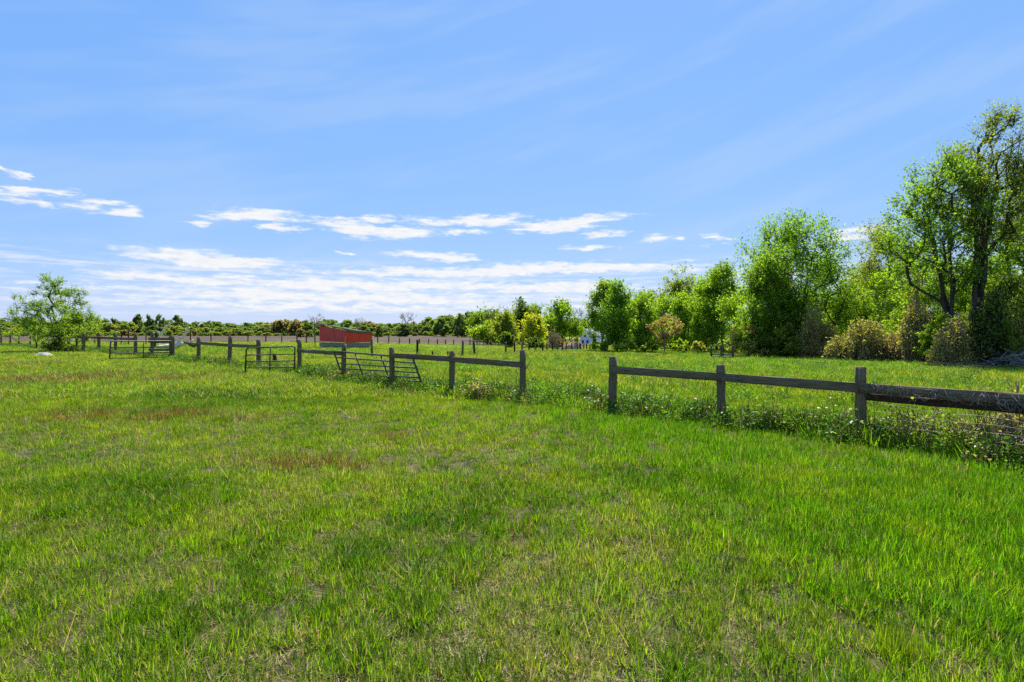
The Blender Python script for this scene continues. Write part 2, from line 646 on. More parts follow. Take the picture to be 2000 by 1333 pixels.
# ------------------------------------------------------------------ fences
def post(parent, px, top, base, w_=.125, tilt=(0, 0), seed=0, name='post', mat=WOOD, d=None, lab=None):
    """square timber post standing where the picture shows its foot"""
    rng = np.random.RandomState(abs(seed + int(px)))
    if d is None:
        x, y = gp(px, base)
    else:
        x, y = (px - 1000) * d / F, d
    z0 = float(zg(x, y))
    h = EYE - (top - HOR) * y / F - z0
    me = board_mesh(name, h + .35, w_, w_ * 1.02, rng, 0, 8)
    o = link(name, me, mat, parent)
    A = Vector((x - tilt[0] * .35, y - tilt[1] * .35, z0 - .35))
    B = Vector((x + tilt[0] * h, y + tilt[1] * h, z0 + h))
    d_ = (B - A).normalized()
    s_ = Vector((.64, .77, 0))
    s_ = (s_ - d_ * s_.dot(d_)).normalized()
    M = Matrix((d_, s_, d_.cross(s_))).transposed().to_4x4()
    o.matrix_basis = Matrix.Translation((A + B) / 2) @ M @ Matrix.Rotation(rng.normal(0, .06), 4, 'X')
    if lab:
        o['label'] = lab
    return Vector((x, y, z0))


def rail(parent, pa, pb, da, db, h=.145, th=.042, mat=WOOD, front=.085, seed=0, ext=.0, name='rail', lab=None):
    """pa, pb = (px, py of the rail's middle) at depths da, db; nailed on the camera side of the posts"""
    rng = np.random.RandomState(seed + 31)
    A = pix(pa[0], pa[1], da)
    B = pix(pb[0], pb[1], db)
    nrm = Vector((A.y - B.y, B.x - A.x, 0)).normalized()
    if nrm.y > 0:
        nrm = -nrm
    A += nrm * front
    B += nrm * front
    dd = (B - A).normalized()
    A -= dd * ext
    B += dd * ext
    me = board_mesh(name, (B - A).length, th, h, rng, rng.uniform(0, .012), 11)
    o = link(name, me, mat, parent)
    o.matrix_basis = orient_x(o, A, B, rng.normal(0, .03))
    if lab:
        o['label'] = lab
    return o


def fence_root(name, label, cat='fence', group=None):
    o = empty(name, (0, 0, 0))
    return tag(o, label, cat, group)


fr = fence_root('board_fence', 'weathered fence on the right, three posts and single rails, overgrown with brambles')
b1 = post(fr, 1196, 697, 803, .14, (.014, .01))
b2 = post(fr, 1409, 713, 822, .145, (-.008, .012))
b3 = post(fr, 1681, 717, 858, .15, (.0, 0))
b4 = post(fr, 2092, 735, 925, .15)
rail(fr, (1194, 721.5), (1408, 736), b1.y, b2.y, .155, ext=.02)
rail(fr, (1410, 736), (1680, 757), b2.y, b3.y, .155, seed=2, front=.089)
rail(fr, (1682, 757), (2092, 786), b3.y, b4.y, .15, seed=3, front=.089)
rail(fr, (1690, 774), (2092, 806), b3.y, b4.y, .11, mat=WOOD_DARK, front=.06, seed=4, lab='dark rotten lower rail')
# woven wire hanging under that rail and a loose strand
NRM = Vector((b3.y - b4.y, b4.x - b3.x, 0)).normalized()
for k in range(6):
    z = .08 + .1 * k
    pts = [Vector((b3.x + (b4.x - b3.x) * t, b3.y + (b4.y - b3.y) * t, b3.z + z + .015 * math.sin(t * 14 + k))) for t in np.linspace(0, 1, 12)]
    link('wire', tube_mesh('wire', pts, .0022, 4), WIRE, fr)
for k in range(16):
    t = (k + .5) / 16
    q = Vector((b3.x + (b4.x - b3.x) * t, b3.y + (b4.y - b3.y) * t, b3.z))
    link('stay_wire', tube_mesh('stay_wire', [q + Vector((0, 0, .06)), q + Vector((.01, 0, .60))], .0018, 4), WIRE, fr)

fr2 = fence_root('board_fence', 'weathered middle fence from the rusty gate to the post beside the gap')
a1 = post(fr2, 1021, 684, 781, .125)
a2 = post(fr2, 882, 686, 771, .125, (.014, .01))
a3 = post(fr2, 766, 679, 757, .13, (-.01, 0))
a4 = post(fr2, 671, 672, 744, .13, (.012, 0))
a5 = post(fr2, 585, 664, 731, .14)
rail(fr2, (1021, 712), (882, 701.5), a1.y, a2.y, .15, ext=.01)
rail(fr2, (882, 701), (766, 694), a2.y, a3.y, .15, seed=2, front=.089)
rail(fr2, (671, 690.5), (585, 685), a4.y, a5.y, .15, seed=3, ext=.02)
# crooked stick leaning on the end post, loose wire
link('stick', tube_mesh('stick', [pix(1026, 722, a1.y - .02), pix(1031, 714, a1.y), pix(1040, 698, a1.y + .02)], [.016, .012, .008], 6), TWIG, fr2)
fp = [pix(1010, 775, a1.y - .15), pix(1009, 735, a1.y - .1), pix(1008, 716, a1.y - .1)]
link('wire', tube_mesh('wire', fp, .003, 4), WIRE, fr2)

fr3 = fence_root('board_fence', 'short weathered fence between the dead tree and the upright rusty gate')
c1_ = post(fr3, 388, 659, 710, .16)
c2_ = post(fr3, 448, 657, 716, .16, (.035, 0))
c3_ = post(fr3, 505, 664, 722, .16)
rail(fr3, (388, 670), (448, 674.5), c1_.y, c2_.y, .16, ext=.02, front=.1)
rail(fr3, (448, 674.5), (505, 677), c2_.y, c3_.y, .16, seed=2, front=.105)
rail(fr3, (388, 673), (363, 669), c1_.y, c1_.y + 2, .13, seed=5, front=.1)

fr4 = fence_root('board_fence', 'long dark board fence on the left behind the lone tree')
lp = []
for px, tp, bs in [(-60, 642, 674), (2, 643, 675), (20, 652, 676), (37, 652, 677), (59, 653, 679), (83, 655, 681), (108, 653, 684), (134, 652, 686), (163, 651, 689), (193, 650, 688), (226, 651, 691), (265, 651, 697), (297, 648, 698), (336, 655, 702)]:
    lp.append(post(fr4, px, tp, bs, .17 if px < 300 else .24, (np.random.RandomState(px + 170).normal(0, .012), 0)))
RL = [(-60, 649), (2, 652), (20, 652.5), (37, 653), (59, 654), (83, 655), (108, 656), (134, 657), (163, 658), (193, 659.5), (226, 661), (265, 662.5)]
for i in range(len(RL) - 1):
    rail(fr4, RL[i], RL[i + 1], lp[i].y, lp[i + 1].y, .16, seed=i, front=.12 + .006 * (i % 2))
rail(fr4, (-60, 656), (20, 658), lp[0].y, lp[2].y, .14, seed=44, front=.12)
for k, yy in enumerate((662, 668, 683)):
    rail(fr4, (295, yy), (336, yy + .5), lp[12].y, lp[13].y, .15 if k != 1 else .1, seed=60 + k, front=.14, mat=WOOD if k != 1 else WOOD_DARK)


# ------------------------------------------------------------------ gates
def bent(path, r, n=6):
    """rounds the corners of a polyline"""
    P = [Vector(p) for p in path]
    out = [P[0]]
    for i in range(1, len(P) - 1):
        a = P[i] + (P[i - 1] - P[i]).normalized() * r
        b = P[i] + (P[i + 1] - P[i]).normalized() * r
        for k in range(n + 1):
            t = k / n
            out.append(a * (1 - t) ** 2 + P[i] * 2 * t * (1 - t) + b * t * t)
    out.append(P[-1])
    return out


def tube_gate(label, tl, tr, bl, br, bars, uprights, mat, base, rad=.026, group='tubular farm gates', r=.12, shear=None):
    """corner points in world space; bars = heights 0..1 from the top, uprights = positions 0..1 along"""
    e = empty('tubular_gate', base)
    tag(e, label, 'gate', group)
    off = Vector(base)

    def P(u, v):
        return (tl * (1 - u) + tr * u) * (1 - v) + (bl * (1 - u) + br * u) * v - off
    fr_ = bent([P(0, 1), P(0, 0), P(1, 0), P(1, 1)], r)
    link('frame_tube', tube_mesh('frame_tube', fr_, rad * 1.12, 10), mat, e)
    for i, v in enumerate(bars):
        sag = .012 * (i % 2)
        pts = [P(u, v) - Vector((0, 0, sag * 4 * u * (1 - u))) for u in np.linspace(0.005, .995, 9)]
        link('bar', tube_mesh('bar', pts, rad * .88, 8), mat, e)
    for (u0, u1) in uprights:
        a, b = P(u0, 0.0), P(u1, 1.0)
        nrm = (tr - tl).cross(Vector((0, 0, 1))).normalized() * .03
        link('upright', tube_mesh('upright', [a + nrm, (a + b) / 2 + nrm, b + nrm], rad * .9, 8), mat, e)
    return e


g1 = gp(215, 708)
g1d, g1e = g1[1], lp[13].y - .25
tube_gate('long low tubular gate with four bars hung on the thick left post', pix(216, 667, g1d), pix(335, 666.5, g1e), pix(214, 701, g1d), pix(336, 699.5, g1e),
          [.36, .67, .97], [(.51, .51)], RUST_GREY, (pix(214, 701, g1d).x, g1d, float(zg(pix(214, 701, g1d).x, g1d))), .032)
q = pix(214, 700, g1d)
g2l = gp(479, 733)[1]
g2r = a5.y - .12
tube_gate('upright rusty tubular gate with five bars beside the tall post', pix(481, 680, g2l), pix(576, 677, g2r), pix(479, 732, g2l), pix(575, 731, g2r),
          [.27, .51, .75, .985], [(.48, .48)], RUST, (pix(479, 732, g2l).x, g2l, float(zg(pix(479, 732, g2l).x, g2l))), .027)
d3a, d3b = a4.y + .35, a3.y - .1 + .45
d3r = d3b - 1.1
tube_gate('leaning bent tubular gate slumped behind two fence posts', pix(652, 686.5, d3a), pix(806, 699, d3r), pix(671, 742, d3a - .2), pix(823, 747, d3r - .2),
          [.22, .42, .61, .80, .97], [(.33, .33), (.66, .66)], RUST_GREY, (pix(671, 742, d3a).x, d3a, float(zg(pix(671, 742, d3a).x, d3a))), .026)

# ------------------------------------------------------------------ wire fence with thin posts round the pasture
wf = fence_root('wire_fence', 'far wire fence of thin dark posts along the ploughed field')
far_posts = [(185, 644, 672), (237, 648, 673), (251, 645, 674), (285, 647, 673), (372, 646, 669), (412, 652, 669), (450, 652, 669), (484, 651, 669), (519, 653, 670), (550, 653, 670), (580, 655, 671),
             (598, 657, 671), (615, 633, 672), (738, 658, 672), (759, 651, 671), (780, 660, 673), (800, 661, 673), (819, 662, 673), (837, 662, 674), (854, 663, 674), (870, 664, 674),
             (886, 663, 675), (903, 665, 675), (918, 664, 675), (932, 664, 675), (945, 665, 675), (958, 665, 676), (973, 666, 676)]
prev = None
for i, (px, tp, bs) in enumerate(far_posts):
    dd = gp(px, bs)[1]
    q = post(wf, px, tp, bs, .15, (np.random.RandomState(px).normal(0, .02), 0), mat=WOOD_DARK if i % 3 else WOOD)
    if prev is not None and (q - prev).length < 30:
        for hz in (.5, .85):
            link('wire', tube_mesh('wire', [prev + Vector((0, 0, hz)), (prev + q) / 2 + Vector((0, 0, hz - .04)), q + Vector((0, 0, hz))], .006, 4), WIRE, wf)
    prev = q
wf2 = fence_root('wire_fence', 'nearer wire fence of thin posts crossing the pasture towards the white house')
near_posts = [(727, 661, 698), (815, 664, 695), (903, 666, 696), (927, 667, 695), (988, 668, 692), (1005, 667, 690), (1019, 668, 688), (1033, 669, 687), (1046, 670, 687), (1060, 670, 688), (1068, 671, 686),
              (1079, 669, 687), (1089, 670, 686), (1098, 671, 686), (1106, 670, 686), (1117, 671, 685), (1128, 671, 685), (1134, 672, 685), (1140, 672, 684), (1146, 672, 684), (1152, 673, 684), (1158, 673, 684), (1164, 673, 684), (1169, 673, 684)]
prev = None
for i, (px, tp, bs) in enumerate(near_posts):
    q = post(wf2, px, tp, bs, .15 if i < 5 else .14, (np.random.RandomState(px + 5).normal(.01, .03), 0), mat=WOOD_DARK if i % 2 else WOOD)
    if prev is not None:
        for hz in (.45, .8):
            link('wire', tube_mesh('wire', [prev + Vector((0, 0, hz)), (prev + q) / 2 + Vector((0, 0, hz - .05)), q + Vector((0, 0, hz))], .004, 4), WIRE, wf2)
    prev = q
# short dark stumps of old posts
for px, tp, bs in [(845, 690, 697), (875, 690, 697), (960, 664, 676)]:
    x, y = gp(px, bs)
    s = link('post_stump', board_mesh('post_stump', .5, .12, .12, np.random.RandomState(px)), WOOD_DARK, None, (x, y, float(zg(x, y)) + .2))
    s.rotation_euler = (0, R(84), R(20))
    tag(s, {845: 'left of two short dark post stumps in the pasture grass', 875: 'right of two short dark post stumps in the pasture grass', 960: 'short dark post stump near the far wire fence'}[px], 'post')
gx_, gy_ = gp(538, 719)
st = link('broken_post', board_mesh('broken_post', .75, .2, .16, np.random.RandomState(3)), WOOD_DARK, None, (gx_, gy_, float(zg(gx_, gy_)) + .28))
st.rotation_euler = (0, R(82), R(30))
tag(st, 'broken dark post stub seen through the upright rusty gate', 'post')


# ------------------------------------------------------------------ red shed
def redmat(name, a, b):
    m, nb = newmat(name)
    t = nb.n('ShaderNodeTexCoord')
    n = nb.noise(nb.vm('MULTIPLY', t.outputs['Object'], (3, 3, .6)), 1.6, 6, .65)
    c = nb.mix(nb.rng(n, .35, .68), a, b)
    return finish(m, nb, principled(nb, c, .75, None, .0, .15))


RED = redmat('faded_red_sheet', (.56, .065, .060), (.62, .090, .080))  # shade on the end wall is put into this duller red
RED2 = redmat('orange_red_sheet', (.74, .060, .030), (.78, .085, .045))  # same red sheet, light on the rear wall put into the colour
ROOFM = redmat('mossy_roof_sheet', (.05, .055, .04), (.13, .13, .10))


def corr_panel(name, A, B, ta, tb, ba, bb, mat, parent, off, ribs=22, amp=.02):
    """ribbed sheet between ground points A and B; ta, tb top heights, ba, bb bottom heights"""
    n = ribs * 4
    V = []
    nr = Vector((A.y - B.y, B.x - A.x, 0)).normalized()
    if nr.y > 0:
        nr = -nr
    for i in range(n + 1):
        t = i / n
        p = A * (1 - t) + B * t + nr * (amp if i % 4 in (1, 2) else 0)
        V.append((p.x - off.x, p.y - off.y, ba + (bb - ba) * t - off.z))
        V.append((p.x - off.x, p.y - off.y, ta + (tb - ta) * t - off.z))
    f = [(2 * i, 2 * i + 2, 2 * i + 3, 2 * i + 1) for i in range(n)]
    return link(name, make_mesh(name, V, [np.array(f)]), mat, parent)


dS = gp(674, 682)[1]
dL, dR_ = dS + 3.2, dS + 2.4
C0 = pix(674, 682, dS)
L0 = pix(624, 680, dL)
R0 = pix(727, 680, dR_)
B0 = L0 + R0 - C0
shed = empty('red_shed', (C0.x, C0.y, float(zg(C0.x, C0.y))))
tag(shed, 'small red ribbed metal shed with sloping roof and grey board base in the pasture', 'shed')
so_ = Vector(shed.location)


def hz_at(py, d):
    return EYE - (py - HOR) * d / F


zb = so_.z
corr_panel('wall_panel', L0, C0, hz_at(637, dL), hz_at(645, dS), hz_at(667, dL), hz_at(669, dS), RED, shed, so_, 12, .05)['label'] = 'red end wall, coloured duller for shade'
corr_panel('wall_panel', C0 + Vector((.02, -.01, 0)), R0, hz_at(649, dS), hz_at(652, dR_), hz_at(669.5, dS), hz_at(668.5, dR_), RED2, shed, so_, 12, .05)['label'] = 'red rear wall, coloured brighter as if lit'
corr_panel('wall_panel', R0, B0, hz_at(652, dR_), hz_at(640, dR_ + 3), hz_at(669, dR_), hz_at(668, dR_ + 3), RED2, shed, so_, 16)
for side, (P, Q, dp, dq) in enumerate(((L0, C0, dL, dS), (C0, R0, dS, dR_))):
    for k in range(4):
        zp, zq = hz_at(669.2 + 2.6 * k + 1.2, dp), hz_at(670 + 2.6 * k + 1.2, dq)
        rng = np.random.RandomState(90 + k + 7 * side)
        pr, qr = Vector((P.x, P.y, zp)) - so_, Vector((Q.x, Q.y, zq)) - so_
        if side == 1:
            qr = pr + (qr - pr) * (.96 - .02 * k)
        o = link('board', board_mesh('board', (qr - pr).length, .04, .17, rng), WOOD_GREY, shed)
        o.matrix_basis = orient_x(o, pr, qr)
# roof slab: high along the left (front) edge, low along the rear wall
dB = B0.y
top = [pix(615, 631.5, dL), Vector((C0.x, C0.y, hz_at(644.5, dS))), Vector((R0.x, R0.y, hz_at(650.5, dR_))), Vector((B0.x - .6, B0.y, hz_at(642.5, dB)))]
rf = []
for th in (0.0, .07):
    for p in top:
        q = p - so_
        rf.append((q.x, q.y, q.z + th))
link('roof', make_mesh('roof', rf, [np.array([(3, 2, 1, 0), (4, 5, 6, 7), (0, 1, 5, 4), (1, 2, 6, 5), (2, 3, 7, 6), (3, 0, 4, 7)])]), ROOFM, shed)
e1 = Vector((C0.x, C0.y, hz_at(647, dS))) - so_ + Vector((0.05, -.06, 0))
e2 = Vector((R0.x, R0.y, hz_at(650.8, dR_))) - so_ + Vector((0.05, -.06, 0))
o = link('fascia_board', board_mesh('fascia_board', (e2 - e1).length, .04, .30, np.random.RandomState(5)), WOOD, shed)
o.matrix_basis = orient_x(o, e1, e2)
pp = pix(615.5, 660, dL) - so_
link('roof_pole', tube_mesh('roof_pole', [(pp.x, pp.y, -.3), (pp.x, pp.y, hz_at(632.5, dL) - so_.z)], .05, 6), WOOD, shed)

# ------------------------------------------------------------------ hay feeder ring
fx, fy = gp(1410, 701)
feed = empty('hay_feeder', (fx, fy, float(zg(fx, fy))))
tag(feed, 'open dark six sided hay feeder frame standing in the pasture', 'feeder')
rad_f = 22.5 * fy / F
fh = 26 * fy / F
BLACKM = simple_metal('dark_feeder_tube', (.03, .027, .025), (.07, .06, .05))
cor = [Vector((math.cos(R(60 * k + 12)) * rad_f, math.sin(R(60 * k + 12)) * rad_f, 0)) for k in range(6)]
for k in range(6):
    a, b = cor[k], cor[(k + 1) % 6]
    link('leg', tube_mesh('leg', [a, a + Vector((0, 0, fh))], .05, 6), BLACKM, feed)
    for hz in (.14, .32, .97):
        link('rail', tube_mesh('rail', [a + Vector((0, 0, fh * hz)), b + Vector((0, 0, fh * hz))], .036, 6), BLACKM, feed)

# ------------------------------------------------------------------ white house behind the trees
hd = 150.0
hx = (1143 - 1000) * hd / F
hzb = float(zg(hx, hd))
house = empty('white_house', (hx, hd, hzb))
tag(house, 'small white gabled house half hidden behind the roadside trees', 'house')
wm, nb = newmat('white_siding')
g = nb.n('ShaderNodeNewGeometry')
wv = nb.n('ShaderNodeTexWave', bands_direction='Z')
nb.put(wv.inputs['Vector'], g.outputs['Position'])
wv.inputs['Scale'].default_value = 2.2
finish(wm, nb, principled(nb, nb.mix(wv.outputs['Fac'], (.70, .72, .76), (.80, .81, .84)), .6))
rm_, nb = newmat('grey_shingles')
finish(rm_, nb, principled(nb, nb.mix(nb.noise(None, 3.0), (.16, .18, .21), (.30, .33, .37)), .9))
gm_, nb = newmat('window_glass')
finish(gm_, nb, principled(nb, (.03, .04, .05), .1, None, 0, .6))
W_, D_, E_, T_ = 3.4, 9.0, 2.9, 4.9
Vh = [(-W_ / 2, 0, 0), (W_ / 2, 0, 0), (W_ / 2, 0, E_), (0, 0, T_), (-W_ / 2, 0, E_), (-W_ / 2, D_, 0), (W_ / 2, D_, 0), (W_ / 2, D_, E_), (0, D_, T_), (-W_ / 2, D_, E_)]
house.rotation_euler[2] = R(-38)
link('wall', make_mesh('wall', Vh, [np.array([(0, 1, 2, 3, 4)]), np.array([(9, 8, 7, 6, 5)]), np.array([(1, 6, 7, 2), (5, 0, 4, 9)])]), wm, house)
for s in (-1, 1):
    Vr = [(0, -.3, T_ + .12), (s * (W_ / 2 + .35), -.3, E_ - .22), (s * (W_ / 2 + .35), D_ + .3, E_ - .22), (0, D_ + .3, T_ + .12)]
    Vr += [(x, y, z + .12) for x, y, z in Vr]
    link('roof', make_mesh('roof', Vr, [np.array([(0, 1, 2, 3), (7, 6, 5, 4), (0, 4, 5, 1), (1, 5, 6, 2), (2, 6, 7, 3), (3, 7, 4, 0)])]), rm_, house)
for (cx_, cz_) in ((-.1, 3.2), (-.8, 1.3), (.8, 1.3)):
    Vw = [(cx_ - .32, -.05, cz_ - .5), (cx_ + .32, -.05, cz_ - .5), (cx_ + .32, -.05, cz_ + .5), (cx_ - .32, -.05, cz_ + .5)]
    link('window', make_mesh('window', Vw, [np.array([(0, 1, 2, 3)])]), gm_, house)


# ------------------------------------------------------------------ trees
PROF = dict(
    wide=[(0, .55), (.15, .85), (.35, 1), (.6, .98), (.8, .72), (.93, .45), (1, .15)],
    full=[(0, .8), (.2, .97), (.5, 1), (.75, .74), (.92, .42), (1, .12)],
    leaning=[(0, .25), (.2, .6), (.42, 1), (.62, .9), (.82, .6), (1, .2)],
    round=[(0, .35), (.2, .8), (.45, 1), (.7, .85), (.9, .5), (1, .15)],
    upright=[(0, .5), (.25, .9), (.5, 1), (.75, .75), (.92, .42), (1, .12)],
    vase=[(0, .22), (.3, .55), (.6, .95), (.8, 1), (.93, .7), (1, .25)],
    cone=[(0, .8), (.2, 1), (.5, .8), (.8, .45), (1, .08)],
    bush=[(0, .85), (.3, 1), (.6, .85), (.85, .5), (1, .2)],
    column=[(0, .95), (.4, 1), (.8, .8), (1, .35)],
    spread=[(0, .9), (.18, 1), (.4, .8), (.62, .62), (.85, .40), (1, .18)],
)


def grow_tree(rng, H, zb, hw, cx, prof, n, twigs, lpt, leaf, stems=1, r0=None, twig_len=None, up=.45, shell=.45, depth=1.0, lobes=.25, droop=0.0, trunk_to=.78, lean=None, clump=.65, tw_up=.45, stem_out=(.25, .5)):
    """returns wood (V,F) and leaves (V,F,tint) in local space with the foot at 0"""
    prof = PROF[prof]
    pt, pr = zip(*prof)
    r0 = r0 or H * .018
    nodes, par = [np.zeros(3)], [-1]
    stem_tops = []
    split = rng.uniform(.06, .14) * H if stems > 1 else 0

    def chain(start, end, k, wob):
        idx = start
        a = nodes[start]
        for i in range(1, k + 1):
            t = i / k
            p = a * (1 - t) + end * t
            p = p + rng.normal(0, wob, 3) * (1 if i < k else .3) * np.array([1, 1, .3])
            p[:2] += (a[:2] - end[:2]) * .06 * math.sin(math.pi * t)
            nodes.append(p)
            par.append(idx)
            idx = len(nodes) - 1
        return idx
    s0 = 0
    if stems > 1:
        s0 = chain(0, np.array([cx * .05, 0, split]), 2, .02 * H * .3)
    for s in range(stems):
        a = 2 * math.pi * (s + rng.uniform(-.2, .2)) / stems
        rr = 0 if stems == 1 else hw * rng.uniform(*stem_out)
        zt = zb + (H - zb) * rng.uniform(trunk_to - .1, trunk_to + .05)
        tgt = np.array([cx * (zt / H) + math.cos(a) * rr, math.sin(a) * rr * depth, zt])
        chain(s0, tgt, max(6, int(H / .9)), .004 * H)
    # crown cluster points
    pts = []
    ph = rng.uniform(0, 6.28, 4)
    while len(pts) < n:
        t = rng.uniform(0, 1)
        rmax = np.interp(t, pt, pr)
        if rng.uniform(0, 1) > rmax ** 1.3 + .12:
            continue
        a = rng.uniform(0, 2 * math.pi)
        lob = 1 + lobes * (math.sin(2 * a + ph[0] + 5 * t) + .7 * math.sin(3 * a + ph[1] - 7 * t) + .5 * math.sin(5 * a + ph[2] + 11 * t))
        u = rng.uniform(0, 1) ** shell
        z = zb + (H - zb) * t
        pts.append((cx * (z / H) + math.cos(a) * rmax * lob * u * hw, math.sin(a) * rmax * lob * u * hw * depth, z))
    pts = np.array(pts)
    # gather two thirds of the sprays into separate boughs so that gaps open between them
    nl = max(6, n // 11)
    lob_c = pts[rng.choice(len(pts), nl, False)]
    who = rng.rand(len(pts)) < clump
    near_l = np.argmin(np.linalg.norm(pts[:, None] - lob_c[None], axis=2), 1)
    pts = np.where(who[:, None], lob_c[near_l] + (pts - lob_c[near_l]) * .5, pts)
    axis_d = np.hypot(pts[:, 0] - cx * pts[:, 2] / H, pts[:, 1]) + .25 * np.abs(pts[:, 2] - zb)
    pts = pts[np.argsort(axis_d)]
    tips = []
    for c in pts:
        N = np.array(nodes)
        dv = c[None] - N
        hd_ = np.hypot(dv[:, 0], dv[:, 1])
        dist = np.linalg.norm(dv, axis=1)
        pen = np.maximum(0, up * hd_ - dv[:, 2])
        cost = dist + 1.6 * pen + np.where(N[:, 2] < .12 * zb, 5 * H, 0) + np.where(np.arange(len(N)) == 0, H, 0)
        j = int(np.argmin(cost))
        a = N[j]
        L = dist[j]
        k = 2 if L < .12 * H else 3 if L < .25 * H else 5
        mid = (a + c) / 2 + np.array([0, 0, -.10 * L]) + rng.normal(0, .05 * L, 3)
        idx = j
        for i in range(1, k + 1):
            t = i / k
            p = a * (1 - t) ** 2 + mid * 2 * t * (1 - t) + c * t * t
            nodes.append(p)
            par.append(idx)
            idx = len(nodes) - 1
        tips.append(idx)
    N = np.array(nodes)
    par_a = np.array(par)
    cnt = np.zeros(len(N))
    cnt[tips] = 1
    for i in range(len(N) - 1, 0, -1):
        cnt[par_a[i]] += max(cnt[i], .3)
    rad = np.maximum(cnt, .4) ** .48
    rad = rad / rad[0] * r0
    rad[0] *= 1.25
    e = np.arange(1, len(N))
    P, Q = N[par_a[e]], N[e]
    r1 = np.minimum(rad[par_a[e]], rad[e] * 1.5)
    r1 = np.where(par_a[e] == 0, rad[0], r1)
    V1, F1 = frustums(P, Q, r1, rad[e], 6)
    # twigs and leaves
    tl = twig_len or hw * .28
    C = np.repeat(N[tips], twigs, 0)
    dirv = np.repeat(norm(N[tips] - N[par_a[tips]]), twigs, 0)
    tw = norm(dirv * .6 + rng.normal(0, .6, C.shape) + np.array([0, 0, tw_up - droop]))
    ln = tl * rng.uniform(.55, 1.25, len(C))
    start = C - tw * (ln * .25)[:, None]
    V2, F2 = frustums(start, C + tw * (ln * .8)[:, None], np.full(len(C), r0 * .035 + .003), np.full(len(C), .003), 3)
    WV = np.concatenate([V1, V2])
    WF = np.concatenate([F1, F2 + len(V1)])
    m = len(C) * lpt
    t = rng.uniform(-.15, 1.05, m)
    cc = np.repeat(C, lpt, 0) + np.repeat(tw * ln[:, None], lpt, 0) * t[:, None]
    cc[:, 2] -= droop * .35 * np.repeat(ln, lpt) * t * t
    spread = np.repeat(ln, lpt) * .16 * (1.15 - .6 * np.clip(t, 0, 1))
    cc += rng.normal(0, 1, (m, 3)) * spread[:, None]
    axis = norm(np.repeat(tw, lpt, 0) * .7 + rng.normal(0, .6, (m, 3)) + np.array([0, 0, -.15 - droop]))
    nr = norm(rng.normal(0, .7, (m, 3)) + np.array([0, 0, .8]))
    ls = leaf * (.45 + 1.15 * rng.uniform(0, 1, m) ** 1.6)
    LV, LF = leaf_quads(cc, axis, nr, ls, ls * .78)
    ct = np.repeat(np.repeat(rng.uniform(0, 1, len(tips)), twigs), lpt)
    tint = np.clip(.45 * ct + .55 * rng.uniform(0, 1, m), 0, 1)
    return (WV, WF), (LV, LF, tint)


def tree(name, label, px, base, top, l, r, bot, style, prof='round', n=90, twigs=4, lpt=12, leaf=.2, d=None, seed=1, cat='tree', group=None, bark=None, fit=.88, **kw):
    rng = np.random.RandomState(seed * 13 + 5)
    if d is None:
        X, Y = gp(px, base)
    else:
        X, Y = (px - 1000) * d / F, d
    z0 = float(zg(X, Y))
    k = Y / F
    H = EYE - (top - HOR) * k - z0
    zb = max(EYE - (bot - HOR) * k - z0, .05 * H)
    hw = (r - l) / 2 * k
    cx = ((l + r) / 2 - px) * k
    # the outermost sprays reach past the cluster points
    (WV, WF), (LV, LF, tint) = grow_tree(rng, H * .955, zb, hw * fit, cx, prof, n, twigs, int(lpt * 1.3), leaf * .87, **kw)
    e = empty(name, (X, Y, z0))
    tag(e, label, cat, group)
    link('trunk' if cat == 'tree' else 'stems', make_mesh('trunk', WV, [WF], True), bark or BARK, e)
    link('crown' if cat == 'tree' else 'foliage', make_mesh('crown', LV, [LF], False, tint), LEAF[style], e)
    return e


